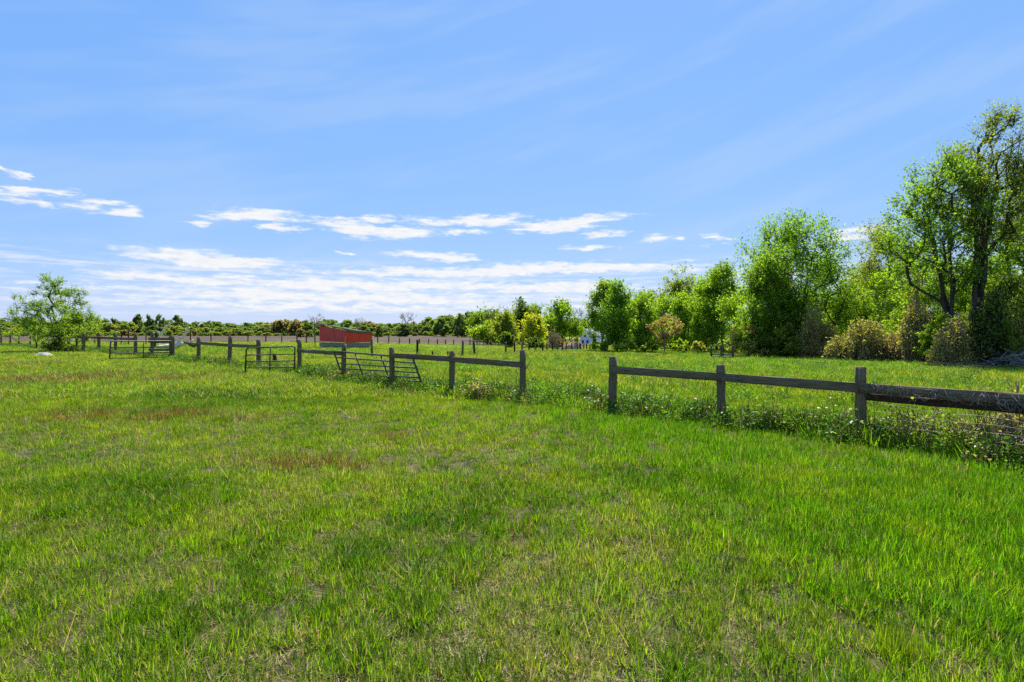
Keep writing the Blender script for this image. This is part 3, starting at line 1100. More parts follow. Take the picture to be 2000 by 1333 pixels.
def bramble(name, label, px, base, top, l, r, style, canes=140, leaves=1500, leaf=.09, d=None, seed=1, cat='bush', bark=None, thick=.012, depth=.8, group=None, arch=1.0):
    """tangle of arching canes over a mound, with small leaves"""
    rng = np.random.RandomState(seed * 29 + 3)
    if d is None:
        X, Y = gp(px, base)
    else:
        X, Y = (px - 1000) * d / F, d
    z0 = float(zg(X, Y))
    k = Y / F
    H = EYE - (top - HOR) * k - z0
    hw = (r - l) / 2 * k
    cx = ((l + r) / 2 - px) * k
    seg = 8
    nl = int(rng.randint(5, 9))
    lx = np.concatenate([[rng.uniform(-.2, .2)], rng.uniform(-.72, .72, nl - 1)]) * hw
    ly = rng.uniform(-.6, .6, nl) * hw * depth
    lh = np.concatenate([[1.0], rng.uniform(.25, .95, nl - 1) * (1 - .35 * np.abs(lx[1:] / hw))]) * H
    lr = hw * rng.uniform(.30, .5, nl)
    li = rng.randint(0, nl, canes)
    a = rng.uniform(0, 2 * np.pi, canes)
    u = np.sqrt(rng.uniform(0, 1, canes))
    A = np.stack([cx + lx[li] + rng.normal(0, .35, canes) * lr[li], ly[li] + rng.normal(0, .35, canes) * lr[li] * depth, np.zeros(canes)], 1)
    Tp = np.stack([cx + lx[li] + np.cos(a) * u * lr[li], ly[li] + np.sin(a) * u * lr[li], lh[li] * (1 - .4 * u * u) * rng.uniform(.55, 1.0, canes)], 1)
    B = Tp + np.stack([np.cos(a) * lr[li] * rng.uniform(.1, .7, canes), np.sin(a) * lr[li] * rng.uniform(.1, .7, canes), -lh[li] * rng.uniform(.02, .45, canes)], 1)
    ctl = 2 * Tp - (A + B) / 2
    T = np.linspace(0, 1, seg + 1)
    P = (A[:, None] * ((1 - T) ** 2)[None, :, None] + ctl[:, None] * (2 * T * (1 - T))[None, :, None] + B[:, None] * (T ** 2)[None, :, None])
    P += np.cumsum(rng.normal(0, .035 * hw + .008, P.shape), 1) * np.array([1, 1, .6])
    P[:, :, 2] = np.clip(P[:, :, 2], -.05, None)
    P[:, :, 2] = np.where(P[:, :, 2] > H * 1.02, H - (P[:, :, 2] - H) * .5, P[:, :, 2])
    th = thick * (1.2 - .8 * T)
    V, Fq = frustums(P[:, :-1].reshape(-1, 3), P[:, 1:].reshape(-1, 3), np.tile(th[:-1], canes), np.tile(th[1:], canes), 3)
    e = empty(name, (X, Y, z0))
    tag(e, label, cat, group)
    link('canes', make_mesh('canes', V, [Fq], True), bark or TWIG, e)
    if leaves:
        ci = rng.randint(0, canes, leaves)
        ti = rng.uniform(.2, 1, leaves) * seg
        i0 = np.minimum(ti.astype(int), seg - 1)
        fr_ = (ti - i0)[:, None]
        c = P[ci, i0] * (1 - fr_) + P[ci, i0 + 1] * fr_ + rng.normal(0, leaf * .8, (leaves, 3))
        c[:, 2] = np.maximum(c[:, 2], .02)
        ax = norm(rng.normal(0, 1, (leaves, 3)) + np.array([0, 0, -.1]))
        nr = norm(rng.normal(0, .7, (leaves, 3)) + np.array([0, 0, .8]))
        ls = leaf * rng.uniform(.6, 1.4, leaves)
        LV, LF = leaf_quads(c, ax, nr, ls, ls * .75)
        link('foliage', make_mesh('foliage', LV, [LF], False, np.clip(.4 * rng.uniform(0, 1, canes)[ci] + .6 * rng.uniform(0, 1, leaves), 0, 1)), LEAF[style], e)
    return e


# lone tree on the left
tree('lone_tree', 'lone spreading tree with fresh yellow green leaves on the left fence line', 116, 688, 538, 24, 190, 662, 'green', 'spread', n=240, twigs=6, lpt=14, leaf=.080, stems=5, r0=.12, seed=3, shell=.55, up=.12, lobes=.18, trunk_to=.62, twig_len=.45, fit=1.0, clump=.5)
tree('edge_shrub', 'yellow green shrub under the left side of the lone tree', 72, 684, 612, 26, 112, 668, 'lime', 'bush', n=60, twigs=5, lpt=20, leaf=.086, seed=131, cat='bush', stems=4, twig_len=.4)
tree('edge_shrub', 'yellow green shrub under the right side of the lone tree', 150, 687, 598, 118, 184, 668, 'lime', 'bush', n=60, twigs=5, lpt=20, leaf=.086, seed=132, cat='bush', stems=4, twig_len=.4)
bramble('brush_clump', 'dark tangled brush round the foot of the lone left tree', 124, 689, 652, 96, 146, 'dark', 160, 1500, .11, seed=4, bark=BARK_DARK)

# tall trees at the right edge of the picture
tree('tall_tree', 'tall open crowned tree leaning left, clear of the wood edge', 1861, 716, 288, 1704, 1930, 570, 'maple', 'leaning', n=230, twigs=6, lpt=10, leaf=.135, stems=4, r0=.20, seed=5, shell=.55, up=.65, lobes=.22, d=30, twig_len=1.0, clump=.7, fit=1.05, stem_out=(.12, .4))
tree('tall_tree', 'tallest tree, sparse olive top, forked dark trunk at the right edge', 1898, 718, 206, 1860, 2040, 480, 'olive', 'upright', n=260, twigs=6, lpt=9, leaf=.115, stems=4, r0=.24, seed=6, shell=.5, up=.9, lobes=.2, d=29, twig_len=1.05, clump=.7, tw_up=.8, fit=1.0, stem_out=(.1, .32))
tree('tall_tree', 'full green tree behind the forked trunk at the right edge', 1985, 716, 345, 1895, 2120, 640, 'green', 'round', n=220, twigs=5, lpt=20, leaf=.158, seed=7, d=34, stems=3, r0=.2, shell=.45, twig_len=1.1)
tree('wood_tree', 'olive leaved twin stemmed tree between the round maple and tall trees', 1748, 700, 437, 1648, 1800, 640, 'olive', 'leaning', n=150, twigs=6, lpt=14, leaf=.151, stems=3, r0=.16, seed=8, d=46, up=.8, shell=.55, twig_len=1.3, tw_up=.8)
tree('sapling_tree', 'bright yellow green young tree under the olive leaved tree', 1705, 700, 530, 1640, 1780, 690, 'bright', 'full', n=130, twigs=5, lpt=20, leaf=.144, seed=9, d=42, stems=3, r0=.1, twig_len=.9)
tree('sapling_tree', 'yellow green young tree left of the tall leaning tree', 1795, 706, 462, 1735, 1865, 690, 'bright', 'full', n=150, twigs=5, lpt=20, leaf=.130, seed=10, d=36, stems=3, r0=.1, twig_len=.8)
tree('sapling_tree', 'pale lime young tree in the gap right of the round maple', 1642, 697, 560, 1596, 1694, 690, 'lime', 'full', n=100, twigs=5, lpt=18, leaf=.158, seed=11, d=50, r0=.1, twig_len=.9)
tree('sapling_tree', 'lime green understorey tree between the two tall trunks', 1880, 712, 510, 1830, 1945, 695, 'bright', 'full', n=120, twigs=5, lpt=20, leaf=.122, seed=12, d=34, r0=.09, twig_len=.7)
tree('round_maple', 'large rounded green maple in the middle of the wood edge', 1556, 694, 418, 1436, 1652, 655, 'maple', 'wide', n=300, twigs=6, lpt=16, leaf=.180, stems=5, r0=.28, seed=13, d=46, up=.7, shell=.45, lobes=.16, twig_len=1.5, clump=.6, tw_up=.85, fit=1.0)
tree('round_maple', 'lower bright green maple lobe left of the large maple', 1470, 693, 490, 1424, 1545, 685, 'bright', 'full', n=170, twigs=5, lpt=20, leaf=.166, seed=14, d=44, stems=3, r0=.14, twig_len=1.1)
tree('shade_tree', 'dark leaved tree in the shade under the large maple', 1525, 694, 555, 1455, 1600, 690, 'green', 'bush', n=150, twigs=5, lpt=20, leaf=.166, seed=15, d=44, stems=3, r0=.12, twig_len=1.0)
tree('shade_tree', 'deep green tree filling the gap behind the large maple', 1600, 694, 535, 1520, 1672, 690, 'green', 'bush', n=130, twigs=5, lpt=20, leaf=.194, seed=75, d=58, stems=3, r0=.14, twig_len=1.2)
tree('wood_tree', 'dark green tree closing the right picture edge behind the brush pile', 1975, 716, 540, 1905, 2070, 700, 'dark', 'column', n=190, twigs=5, lpt=20, leaf=.130, seed=16, d=28.5, stems=3, r0=.1, twig_len=.8)
for i, (px, tp, l, r, dd, sty) in enumerate([(1680, 520, 1620, 1740, 66, 'green'), (1760, 500, 1690, 1830, 62, 'bright'), (1850, 500, 1780, 1930, 58, 'green'), (1940, 470, 1860, 2020, 56, 'bright'), (2020, 420, 1940, 2110, 52, 'green'), (1600, 560, 1540, 1660, 72, 'bright'), (1480, 545, 1420, 1545, 74, 'green')]):
    tree('backing_tree', ['green tree deep in the wood behind the lime sapling', 'light green tree deep in the wood behind the olive leaved tree', 'green tree deep in the wood behind the leaning tree', 'light green tree deep in the wood behind the forked trunk',
                          'green tree deep in the wood at the right picture edge', 'light green tree deep in the wood right behind the large maple', 'green tree deep in the wood left behind the large maple'][i],
         px, 0, tp, l, r, 690, sty, 'full', n=120, twigs=5, lpt=16, leaf=.0038 * dd, seed=140 + i, d=dd, group='trees deep in the wood', stems=2, r0=.16, twig_len=.022 * dd)
# row of trees in the middle right
ROW = [('upright_maple', 'green left half of the twin upright maples by the white house', 1176, 684, 554, 1143, 1212, 652, 'green', 'full', 130, 62, 21),
       ('upright_maple', 'bright upright maple, right of the twin maples by the white house', 1204, 685, 555, 1168, 1240, 680, 'maple', 'full', 140, 58, 22),
       ('roadside_tree', 'bushy mid green tree next right of the twin upright maples', 1257, 685, 580, 1226, 1290, 682, 'bright', 'full', 120, 56, 23),
       ('roadside_tree', 'thin topped tree showing above the bushy tree and maples', 1262, 684, 562, 1216, 1312, 680, 'green', 'full', 130, 84, 24),
       ('roadside_tree', 'tall thin crowned tree behind the tan shrub', 1330, 685, 520, 1280, 1376, 680, 'olive', 'full', 150, 76, 25),
       ('roadside_tree', 'light green tree right of the tan shrub', 1340, 686, 562, 1298, 1380, 684, 'bright', 'full', 130, 60, 26),
       ('roadside_tree', 'lime green tree left of the curved dark trunk', 1378, 688, 556, 1342, 1416, 686, 'bright', 'full', 120, 56, 27),
       ('roadside_tree', 'narrow tree with curved dark trunk left of the large maple', 1412, 690, 515, 1372, 1450, 655, 'green', 'leaning', 130, 56, 28),
       ('roadside_tree', 'dense green tree behind the curved dark trunk', 1400, 690, 530, 1346, 1450, 684, 'bright', 'full', 150, 66, 29),
       ('roadside_tree', 'dark green filler tree behind the light green roadside trees', 1310, 686, 585, 1262, 1362, 684, 'green', 'full', 120, 72, 30),
       ('roadside_tree', 'green tree filling the gap between maples and bushy tree', 1235, 686, 590, 1205, 1268, 684, 'green', 'full', 100, 76, 33)]
for nm, lb, px, bs, tp, l, r, bt, sty, pf_, n, dd, sd_ in ROW:
    tree(nm, lb, px, bs, tp, l, r, bt, sty, pf_, n=n, twigs=5, lpt=16, leaf=.0036 * dd, seed=sd_, d=dd, group='trees along the pasture edge', up=.6, stems=2, r0=.15, twig_len=.020 * dd, tw_up=.7)
tree('tan_shrub', 'tan budding shrub with brown stems in front of the roadside trees', 1298, 687, 610, 1270, 1330, 668, 'tan', 'round', n=70, twigs=6, lpt=9, leaf=.144, seed=31, d=52, stems=4, bark=TWIG, cat='bush')
# middle distance
MID = [('far_tree', 'full green tree left of the bare tree and white house', 1100, 585, 1062, 1134, 678, 'green', 'full', 88, 100, 41),
       ('far_tree', 'tall slender dark tree just left of the yellow tree', 1022, 588, 998, 1046, 670, 'dark', 'full', 105, 80, 42),
       ('far_tree', 'dark round topped tree just behind the yellow tree', 1050, 594, 1026, 1076, 672, 'green', 'full', 110, 70, 43),
       ('yellow_tree', 'bright yellow leaved tree in the middle distance', 1041, 615, 1018, 1066, 678, 'yellow', 'full', 80, 90, 44),
       ('far_tree', 'thin olive tree left of the tall slender tree', 988, 611, 958, 1016, 672, 'olive', 'full', 95, 70, 45),
       ('far_tree', 'green far tree second left of the tall slender tree', 962, 602, 932, 992, 668, 'farmid', 'full', 130, 70, 46),
       ('far_tree', 'green far tree third left of the tall slender tree', 936, 611, 908, 962, 668, 'green', 'full', 140, 60, 47),
       ('far_tree', 'light green tree between yellow tree and full green tree', 1074, 615, 1048, 1100, 676, 'bright', 'full', 115, 60, 49),
       ('far_tree', 'mid green tree behind the thin olive tree', 1004, 609, 976, 1030, 670, 'farmid', 'full', 135, 60, 34),
       ('far_tree', 'low lime tree in front of the far green trees', 952, 636, 926, 978, 672, 'lime', 'full', 100, 50, 48)]
for nm, lb, px, tp, l, r, bt, sty, pf_, dd, n, sd_ in MID:
    tree(nm, lb, px, 0, tp, l, r, bt, sty, pf_, n=n, twigs=5, lpt=14, leaf=.0038 * dd, seed=sd_, d=dd, stems=2, r0=.16, twig_len=.016 * dd, tw_up=.7)
tree('bare_tree', 'bare grey tree standing left of the white house', 1128, 0, 598, 1112, 1146, 645, 'farbare', 'vase', n=80, twigs=6, lpt=2, leaf=.086, seed=50, d=105, stems=2, up=.8, bark=TWIG_GREY)
tree('round_bush', 'dark round bush on the wire fence line', 992, 0, 649, 972, 1008, 680, 'dark', 'bush', n=70, twigs=5, lpt=18, leaf=.216, seed=51, d=74, cat='bush')
tree('round_bush', 'dark low bush at the foot of the yellow tree', 1046, 0, 659, 1028, 1066, 682, 'dark', 'bush', n=50, twigs=5, lpt=14, leaf=.216, seed=52, d=72, cat='bush')
bramble('brown_shrub', 'brown leafless shrub right of the yellow tree', 1078, 0, 637, 1062, 1098, 'tan', 180, 350, .14, d=70, seed=53, thick=.03)
for i, (px, tp, l, r, dd, sty) in enumerate([(1180, 668, 1170, 1192, 57, 'lime'), (1222, 664, 1200, 1246, 54, 'lime'), (1270, 670, 1252, 1290, 52, 'olive'), (1325, 668, 1308, 1348, 52, 'lime'), (1362, 668, 1345, 1385, 50, 'vine'), (1126, 655, 1117, 1136, 68, 'vine'), (1108, 668, 1096, 1122, 72, 'tan'), (1162, 648, 1151, 1176, 66, 'green')]):
    tree('edge_shrub', ['small lime shrub left of the bright upright maple', 'wide lime shrub at the foot of the bright upright maple', 'olive shrub between bushy tree and tan shrub', 'lime shrub right of the tan shrub',
                        'pale vine covered shrub left of the hay feeder', 'tall pale shrub left of the white house', 'low tan shrub beside the dirt heap left of the white house', 'green shrub hiding the right side of the white house'][i],
         px, 0, tp, l, r, 684, sty, 'bush', n=34, twigs=5, lpt=16, leaf=.158, seed=110 + i, d=dd, cat='bush', group='shrubs along the pasture edge', stems=3)

# shrubs, vines and brush along the edge of the wood
bramble('vine_mound', 'brown vine covered column below the large maple', 1590, 694, 588, 1556, 1626, 'vine', 416, 5720, .13, seed=61, d=40, thick=.022)
bramble('vine_mound', 'broad tan bramble mound with a hollow on the right', 1684, 703, 618, 1632, 1738, 'vine', 496, 7920, .12, seed=62, d=34, thick=.020)
bramble('vine_mound', 'tan arching bramble mound right of the broad mound', 1740, 704, 640, 1700, 1790, 'tan', 336, 3520, .11, seed=63, d=33, thick=.020)
tree('edge_shrub', 'pale olive shrub behind the hay feeder', 1462, 694, 640, 1428, 1502, 690, 'vine', 'bush', n=80, twigs=5, lpt=22, leaf=.137, seed=64, d=43, cat='bush', stems=3)
tree('edge_shrub', 'olive shrub right of the one behind the hay feeder', 1535, 695, 636, 1498, 1574, 690, 'olive', 'bush', n=80, twigs=5, lpt=22, leaf=.130, seed=65, d=41, cat='bush', stems=3)
tree('edge_shrub', 'dark shrub left of the brown vine column', 1500, 696, 654, 1470, 1536, 692, 'dark', 'bush', n=70, twigs=5, lpt=22, leaf=.130, seed=66, d=42, cat='bush', stems=3)
for i, (px, l, r) in enumerate([(1495, 1474, 1520), (1535, 1510, 1560), (1580, 1555, 1606)]):
    tree('low_shrub', ['leftmost low yellowish shrub at the grass edge', 'middle low yellowish shrub at the grass edge', 'right low yellowish shrub at the grass edge'][i], px, 699, 681, l, r, 698, 'vine' if i != 1 else 'lime', 'bush', n=40, twigs=5, lpt=18, leaf=.094, seed=67 + i, cat='bush', stems=3, group='low shrubs at the grass edge')
bramble('twig_bush', 'grey brown twiggy bush low at the grass edge', 1645, 700, 672, 1618, 1668, 'tan', 260, 300, .09, seed=72, thick=.014)
tree('edge_shrub', 'bright green shrub glowing at the grass edge', 1800, 709, 666, 1768, 1834, 704, 'bright', 'bush', n=80, twigs=5, lpt=25, leaf=.086, seed=73, cat='bush', stems=3)
bramble('vine_curtain', 'grey brown vine curtain hanging left of the leaning tree', 1793, 706, 528, 1766, 1818, 'vine', 336, 4840, .12, seed=74, d=31, bark=TWIG, thick=.018)
tree('edge_shrub', 'yellow green vine heap at the foot of the leaning tree', 1835, 711, 612, 1800, 1880, 700, 'lime', 'bush', n=100, twigs=5, lpt=22, leaf=.101, seed=76, d=29, cat='bush', stems=3, droop=.5)
bramble('vine_mound', 'dark brown vine mound below the forked trunk', 1868, 716, 612, 1836, 1908, 'vine', 496, 4840, .11, seed=77, d=26.5, thick=.018)
bramble('vine_curtain', 'tall dark vine column right of the vine mound', 1932, 718, 556, 1898, 1966, 'dark', 496, 9240, .13, seed=78, d=26, bark=BARK_DARK, thick=.020)
bramble('vine_mound', 'olive vine heap at the right picture edge', 1985, 716, 600, 1950, 2040, 'olive', 336, 7920, .13, seed=79, d=27, thick=.018)


ru = np.random.RandomState(77)
for i in range(26):
    px = 1432 + 21.5 * i + ru.uniform(-8, 8)
    bs = np.interp(px, [1430, 1600, 1760, 1850, 1960], [693, 699, 704, 712, 719])
    hh = ru.uniform(26, 62)
    ww = ru.uniform(18, 34)
    sty = ['vine', 'olive', 'bright', 'green', 'lime', 'tan'][ru.choice(6, p=[.28, .22, .16, .16, .1, .08])]
    X, Y = gp(px, bs)
    tree('undergrowth_shrub', 'small %s undergrowth shrub at the wood edge %s' % ({'vine': 'pale straw coloured', 'olive': 'olive', 'bright': 'bright green', 'green': 'mid green', 'lime': 'lime green', 'tan': 'tan'}[sty], 'below the large maple' if px < 1570 else 'by the broad bramble mound' if px < 1730 else 'by the vine curtain' if px < 1840 else 'below the forked trunk'), px, bs, bs - hh, px - ww, px + ww, bs - 3, sty, ['bush', 'full', 'leaning', 'column'][i % 4], n=30, twigs=5, lpt=12, leaf=.0038 * Y, d=Y + ru.uniform(0.5, 4), seed=300 + i, cat='bush', group='undergrowth shrubs, %s, zone %s' % (sty, 'maple' if px < 1570 else 'mound' if px < 1730 else 'curtain' if px < 1840 else 'trunk'), stems=3, r0=.03, twig_len=.022 * Y, droop=ru.uniform(0, .5), bark=TWIG)


def brush_pile(name, label, px, base, top, l, r, n, seed, d=None, mat=TWIG_GREY, thick=.022):
    rng = np.random.RandomState(seed)
    X, Y = gp(px, base) if d is None else ((px - 1000) * d / F, d)
    z0 = float(zg(X, Y))
    k = Y / F
    H = (base - top) * k
    hw = (r - l) / 2 * k
    c = np.stack([rng.normal(0, .45, n) * hw, rng.normal(0, .4, n) * hw * .7, np.abs(rng.normal(0, .38, n)) * H], 1)
    a = rng.normal(0, .5, n) + np.where(rng.rand(n) < .5, 0, np.pi)
    dirv = np.stack([np.cos(a), np.sin(a) * .6, rng.normal(.12, .28, n)], 1)
    L = hw * rng.uniform(.35, .95, n)
    Pp, Qq, ra, rb = [], [], [], []
    for i in range(n):
        p = c[i] - dirv[i] * L[i] / 2
        t0 = thick * rng.uniform(.4, 1.3)
        for s in range(5):
            q_ = p + dirv[i] * L[i] / 5 + rng.normal(0, .04 * L[i], 3)
            q_[2] = max(q_[2], .01)
            p[2] = max(p[2], .01)
            Pp.append(p)
            Qq.append(q_)
            ra.append(t0 * (1 - s / 6))
            rb.append(t0 * (1 - (s + 1) / 6))
            p = q_.copy()
    V, Fq = frustums(np.array(Pp), np.array(Qq), np.array(ra), np.array(rb), 4)
    o = link(name, make_mesh(name, V, [Fq], True), mat, None, (X, Y, z0))
    tag(o, label, 'brush')
    return o


brush_pile('brush_pile', 'heap of pale grey cut branches at the right wood edge', 1985, 722, 682, 1930, 2035, 330, 81)
brush_pile('brush_pile', 'low litter of brown sticks along the grass edge under the vines', 1890, 721, 708, 1830, 1965, 220, 82, mat=TWIG, thick=.016)
brush_pile('brush_pile', 'thin pale sticks leaning beside the hay feeder', 1450, 697, 682, 1430, 1480, 40, 83, mat=TWIG_GREY, thick=.014)

# ------------------------------------------------------------------ far tree line (shared meshes)
FARM = {}
for ci, sty in enumerate(('fardark', 'farmid', 'farlime', 'fartan', 'farbare')):
    FARM[sty] = []
    for v in range(3):
        rng = np.random.RandomState(200 + 10 * ci + v)
        bare = sty == 'farbare'
        (WV, WF), (LV, LF, ti) = grow_tree(rng, 10, 3.5 if bare else .5, 4.2, 0, 'vase' if bare else ('full', 'bush', 'wide')[v], 90 if not bare else 70, 5, 14 if not bare else 3, .72 if not bare else .22, stems=1 + v % 2, r0=.25, up=.5)
        idx = np.concatenate([np.zeros(len(WF), int), np.ones(len(LF), int)])
        me = make_mesh('far_tree_' + sty, np.concatenate([WV, LV]), [np.concatenate([WF, LF + len(WV)])], False, np.concatenate([np.full(len(WF), .5), ti]), idx)
        me.materials.append(TWIG if bare else BARK)
        me.materials.append(LEAF[sty])
        FARM[sty].append(me)


def far_tree(px, top, d, wpx, sty, label, group, rng, name='distant_tree'):
    x = (px - 1000) * d / F
    z0 = float(zg(x, d)) - .1
    H = EYE - (top - HOR) * d / F - z0
    o = link(name, FARM[sty][rng.randint(0, 3)], None, None, (x, d, z0))
    sx = wpx * d / F / 8.4
    o.scale = (sx, sx, H / 10)
    o.rotation_euler = (0, 0, rng.uniform(0, 6.28))
    tag(o, label, 'tree', group)
    return o


rng = np.random.RandomState(11)
FL = {'fardark': 'dark green rounded tree in the far tree line behind the field', 'farmid': 'mid green tree in the far tree line behind the field',
      'farlime': 'pale yellow green tree in the far tree line behind the field', 'fartan': 'tan budding tree in the far tree line behind the field', 'farbare': 'bare tree in the far tree line behind the field'}
FG = {'fardark': 'dark far trees', 'farmid': 'mid green far trees', 'farlime': 'pale far trees', 'fartan': 'tan far trees', 'farbare': 'bare far trees'}
prof_t = [(-150, 628), (0, 628), (60, 631), (160, 634), (195, 625), (230, 627), (300, 630), (420, 633), (500, 636), (560, 627), (640, 630), (700, 632), (760, 634), (800, 630), (830, 628), (860, 622), (905, 615), (950, 615), (1100, 628), (1300, 625), (1700, 610), (2200, 600)]
px = -180
while px < 1180:
    tp = np.interp(px, *zip(*prof_t)) - 1 + rng.normal(0, 3.0)
    far_tree(px, tp, rng.uniform(330, 380), rng.uniform(26, 42), rng.choice(['fardark', 'farmid', 'fartan'], p=[.5, .4, .1]), None, None, rng)
    o = scene.collection.objects[-1]
    px += rng.uniform(11, 17)
px = -180
while px < 1000:
    tp = np.interp(px, *zip(*prof_t)) + rng.uniform(2, 13)
    far_tree(px, tp, rng.uniform(255, 320), rng.uniform(20, 32), rng.choice(['fardark', 'farmid', 'farlime', 'fartan'], p=[.3, .4, .22, .08]), None, None, rng)
    px += rng.uniform(11, 18)
px = -180
while px < 960:
    far_tree(px, rng.uniform(645, 651), rng.uniform(232, 250), rng.uniform(10, 22), rng.choice(['farmid', 'farlime', 'fartan'], p=[.35, .45, .2]), None, None, rng, 'distant_shrub')
    px += rng.uniform(12, 24)


def far_place(o):
    q = 1000 + o.location.x / o.location.y * F
    for lim, words in ((30, 'left of the lone tree'), (190, 'behind the lone tree'), (385, 'above the left gate'), (500, 'above the short fence'), (612, 'left of the red shed'), (735, 'behind the red shed'), (850, 'just right of the red shed'), (960, 'left of the middle trees')):
        if q < lim:
            return words
    return 'behind the yellow tree'


KIND = {'fardark': 'dark green', 'farmid': 'mid green', 'farlime': 'pale yellow green', 'fartan': 'tan', 'farbare': 'bare'}
for o in COL.objects:
    if o.name.startswith(('distant_tree', 'distant_shrub')):
        sty = o.data.materials[1].name[5:]
        wh = far_place(o)
        if o.name.startswith('distant_shrub'):
            tag(o, 'low %s shrub at the far field edge %s' % (KIND[sty], wh), 'bush', 'low %s far shrubs %s' % (KIND[sty], wh))
        else:
            back = o.location.y > 325
            tag(o, '%s tree, %s row of far tree line, %s' % (KIND[sty], 'rear' if back else 'front', wh), 'tree', '%s %s far trees %s' % ('rear' if back else 'front', KIND[sty], wh))
SPEC = [(793, 612, 260, 36, 'farbare', 'bare twiggy tree standing above the far line right of the shed'), (618, 614, 270, 30, 'farbare', 'bare topped tree just left above the red shed roof'),
        (701, 622, 270, 24, 'farbare', 'thin bare tree above the right end of the red shed'), (268, 616, 300, 17, 'fardark', 'leftmost of four dark round treetops above the gate'),
        (290, 618, 300, 18, 'fardark', 'second of four dark round treetops above the gate'), (311, 618, 300, 18, 'fardark', 'third of four dark round treetops above the gate'),
        (349, 618, 300, 22, 'fardark', 'rightmost of four dark round treetops above the gate'), (545, 627, 250, 34, 'fartan', 'large tan tree left of the red shed in the far line'),
        (575, 626, 250, 34, 'fartan', 'large tan tree nearest the red shed in the far line'), (588, 643, 180, 18, 'fartan', 'small reddish tan round tree at the field edge left of the shed'),
        (604, 646, 178, 14, 'fardark', 'small dark pointed tree beside the tan round tree'), (788, 634, 200, 32, 'fardark', 'broad dark round tree under the bare tree'),
        (862, 622, 220, 34, 'farmid', 'broad green tree right of the broad dark round tree'), (902, 615, 215, 32, 'farmid', 'tall green tree at the right end of the far line'), (740, 638, 190, 16, 'fardark', 'narrow dark tree just right of the red shed')]
for px, tp, d, wd, sty, lb in SPEC:
    far_tree(px, tp, d, wd, sty, lb, None, rng, 'distant_tree')

# low heap of dirt beyond the fence, pale slab in the grass
def mound(name, label, px, base, l, r, top, mat, cat, seed, depth=.5, kind=None):
    rng = np.random.RandomState(seed)
    X, Y = gp(px, base)
    k = Y / F
    hw, H = (r - l) / 2 * k, (base - top) * k
    n, m = 28, 9
    V = [(0, 0, H)]
    for i in range(1, m + 1):
        for j in range(n):
            a = 2 * math.pi * j / n
            rr = i / m
            z = H * (1 - rr ** 2.2) * (1 + .3 * math.sin(3 * a + seed) * rr) - (.1 if i == m else 0)
            V.append((math.cos(a) * rr * hw * (1 + .12 * math.sin(2 * a + seed)), math.sin(a) * rr * hw * depth, z + rng.normal(0, .04) * H))
    f3 = np.array([(0, 1 + j, 1 + (j + 1) % n) for j in range(n)])
    f4 = np.array([(1 + i * n + j, 1 + (i + 1) * n + j, 1 + (i + 1) * n + (j + 1) % n, 1 + i * n + (j + 1) % n) for i in range(m - 1) for j in range(n)])
    o = link(name, make_mesh(name, V, [f3, f4], True), mat, None, (X, Y, float(zg(X, Y))))
    return tag(o, label, cat, None, kind)


dm, nb = newmat('bare_clay')
nn = nb.noise(None, 3.0, 5, .6)
finish(dm, nb, principled(nb, nb.mix(nn, (.23, .15, .10), (.42, .30, .22)), .95, bump(nb, nn, .6, .1)))
mound('dirt_mound', 'low reddish brown dirt heap left of the white house', 1115, 684, 1092, 1140, 672, dm, 'mound', 2)
sm, nb = newmat('pale_stone')
nn = nb.noise(None, 7.0, 6, .65)
finish(sm, nb, principled(nb, nb.mix(nb.rng(nn, .3, .7), (.20, .19, .165), (.40, .38, .34)), .85, bump(nb, nn, .6, .03)))
mound('pale_slab', 'flat pale slab lying in the grass below the lone tree', 84, 697, 63, 103, 689, sm, 'slab', 5, .7)

# ------------------------------------------------------------------ fallen dead tree, silver grey
dx_, dy_ = gp(335, 684)
dead = empty('dead_tree', (dx_, dy_, float(zg(dx_, dy_))))
tag(dead, 'fallen silver dead tree with bare white limbs behind the left gate', 'tree')
do = Vector(dead.location)


def limb(name, pts, rad, parent, mat=DEADWOOD):
    rad = (rad[0] * 1.15, rad[1] * 1.5)
    P = [pix(a, b, dy_ + dd) - do for a, b, dd in pts]
    out = []
    for i in range(len(P) - 1):
        for t in (0, .33, .66):
            out.append(P[i] * (1 - t) + P[i + 1] * t + Vector(np.random.RandomState(int(i * 7 + t * 10 + pts[0][0])).normal(0, .04, 3)))
    out.append(P[-1])
    rr = np.linspace(rad[0], rad[1], len(out))
    return link(name, tube_mesh(name, out, list(rr), 7), mat, parent)


limb('trunk', [(305, 682, .4), (320, 679, .2), (340, 677, 0), (352, 672, 0)], (.26, .17), dead)
limb('limb', [(309, 672, .3), (313, 655, .3), (320, 646, .2), (327, 637, .1), (331, 630, 0)], (.13, .03), dead)
limb('limb', [(350, 674, 0), (354, 660, .1), (361, 655, .1), (366, 648, 0), (371, 640, 0)], (.16, .05), dead)
limb('limb', [(340, 678, -.2), (356, 673, -.3), (370, 670, -.4), (377, 664, -.4)], (.15, .05), dead)
limb('limb', [(366, 668, 0), (375, 676, -.3), (387, 676, -.5)], (.10, .05), dead, BARK_DARK)
limb('limb', [(300, 680, .6), (304, 662, .6), (306, 650, .6)], (.14, .07), dead, BARK_DARK)
limb('twig', [(327, 637, .1), (333, 633, .1), (338, 630, .2)], (.03, .01), dead)
limb('twig', [(313, 655, .3), (307, 648, .3), (303, 645, .3)], (.04, .015), dead)
limb('twig', [(366, 648, 0), (362, 641, .1)], (.03, .012), dead)


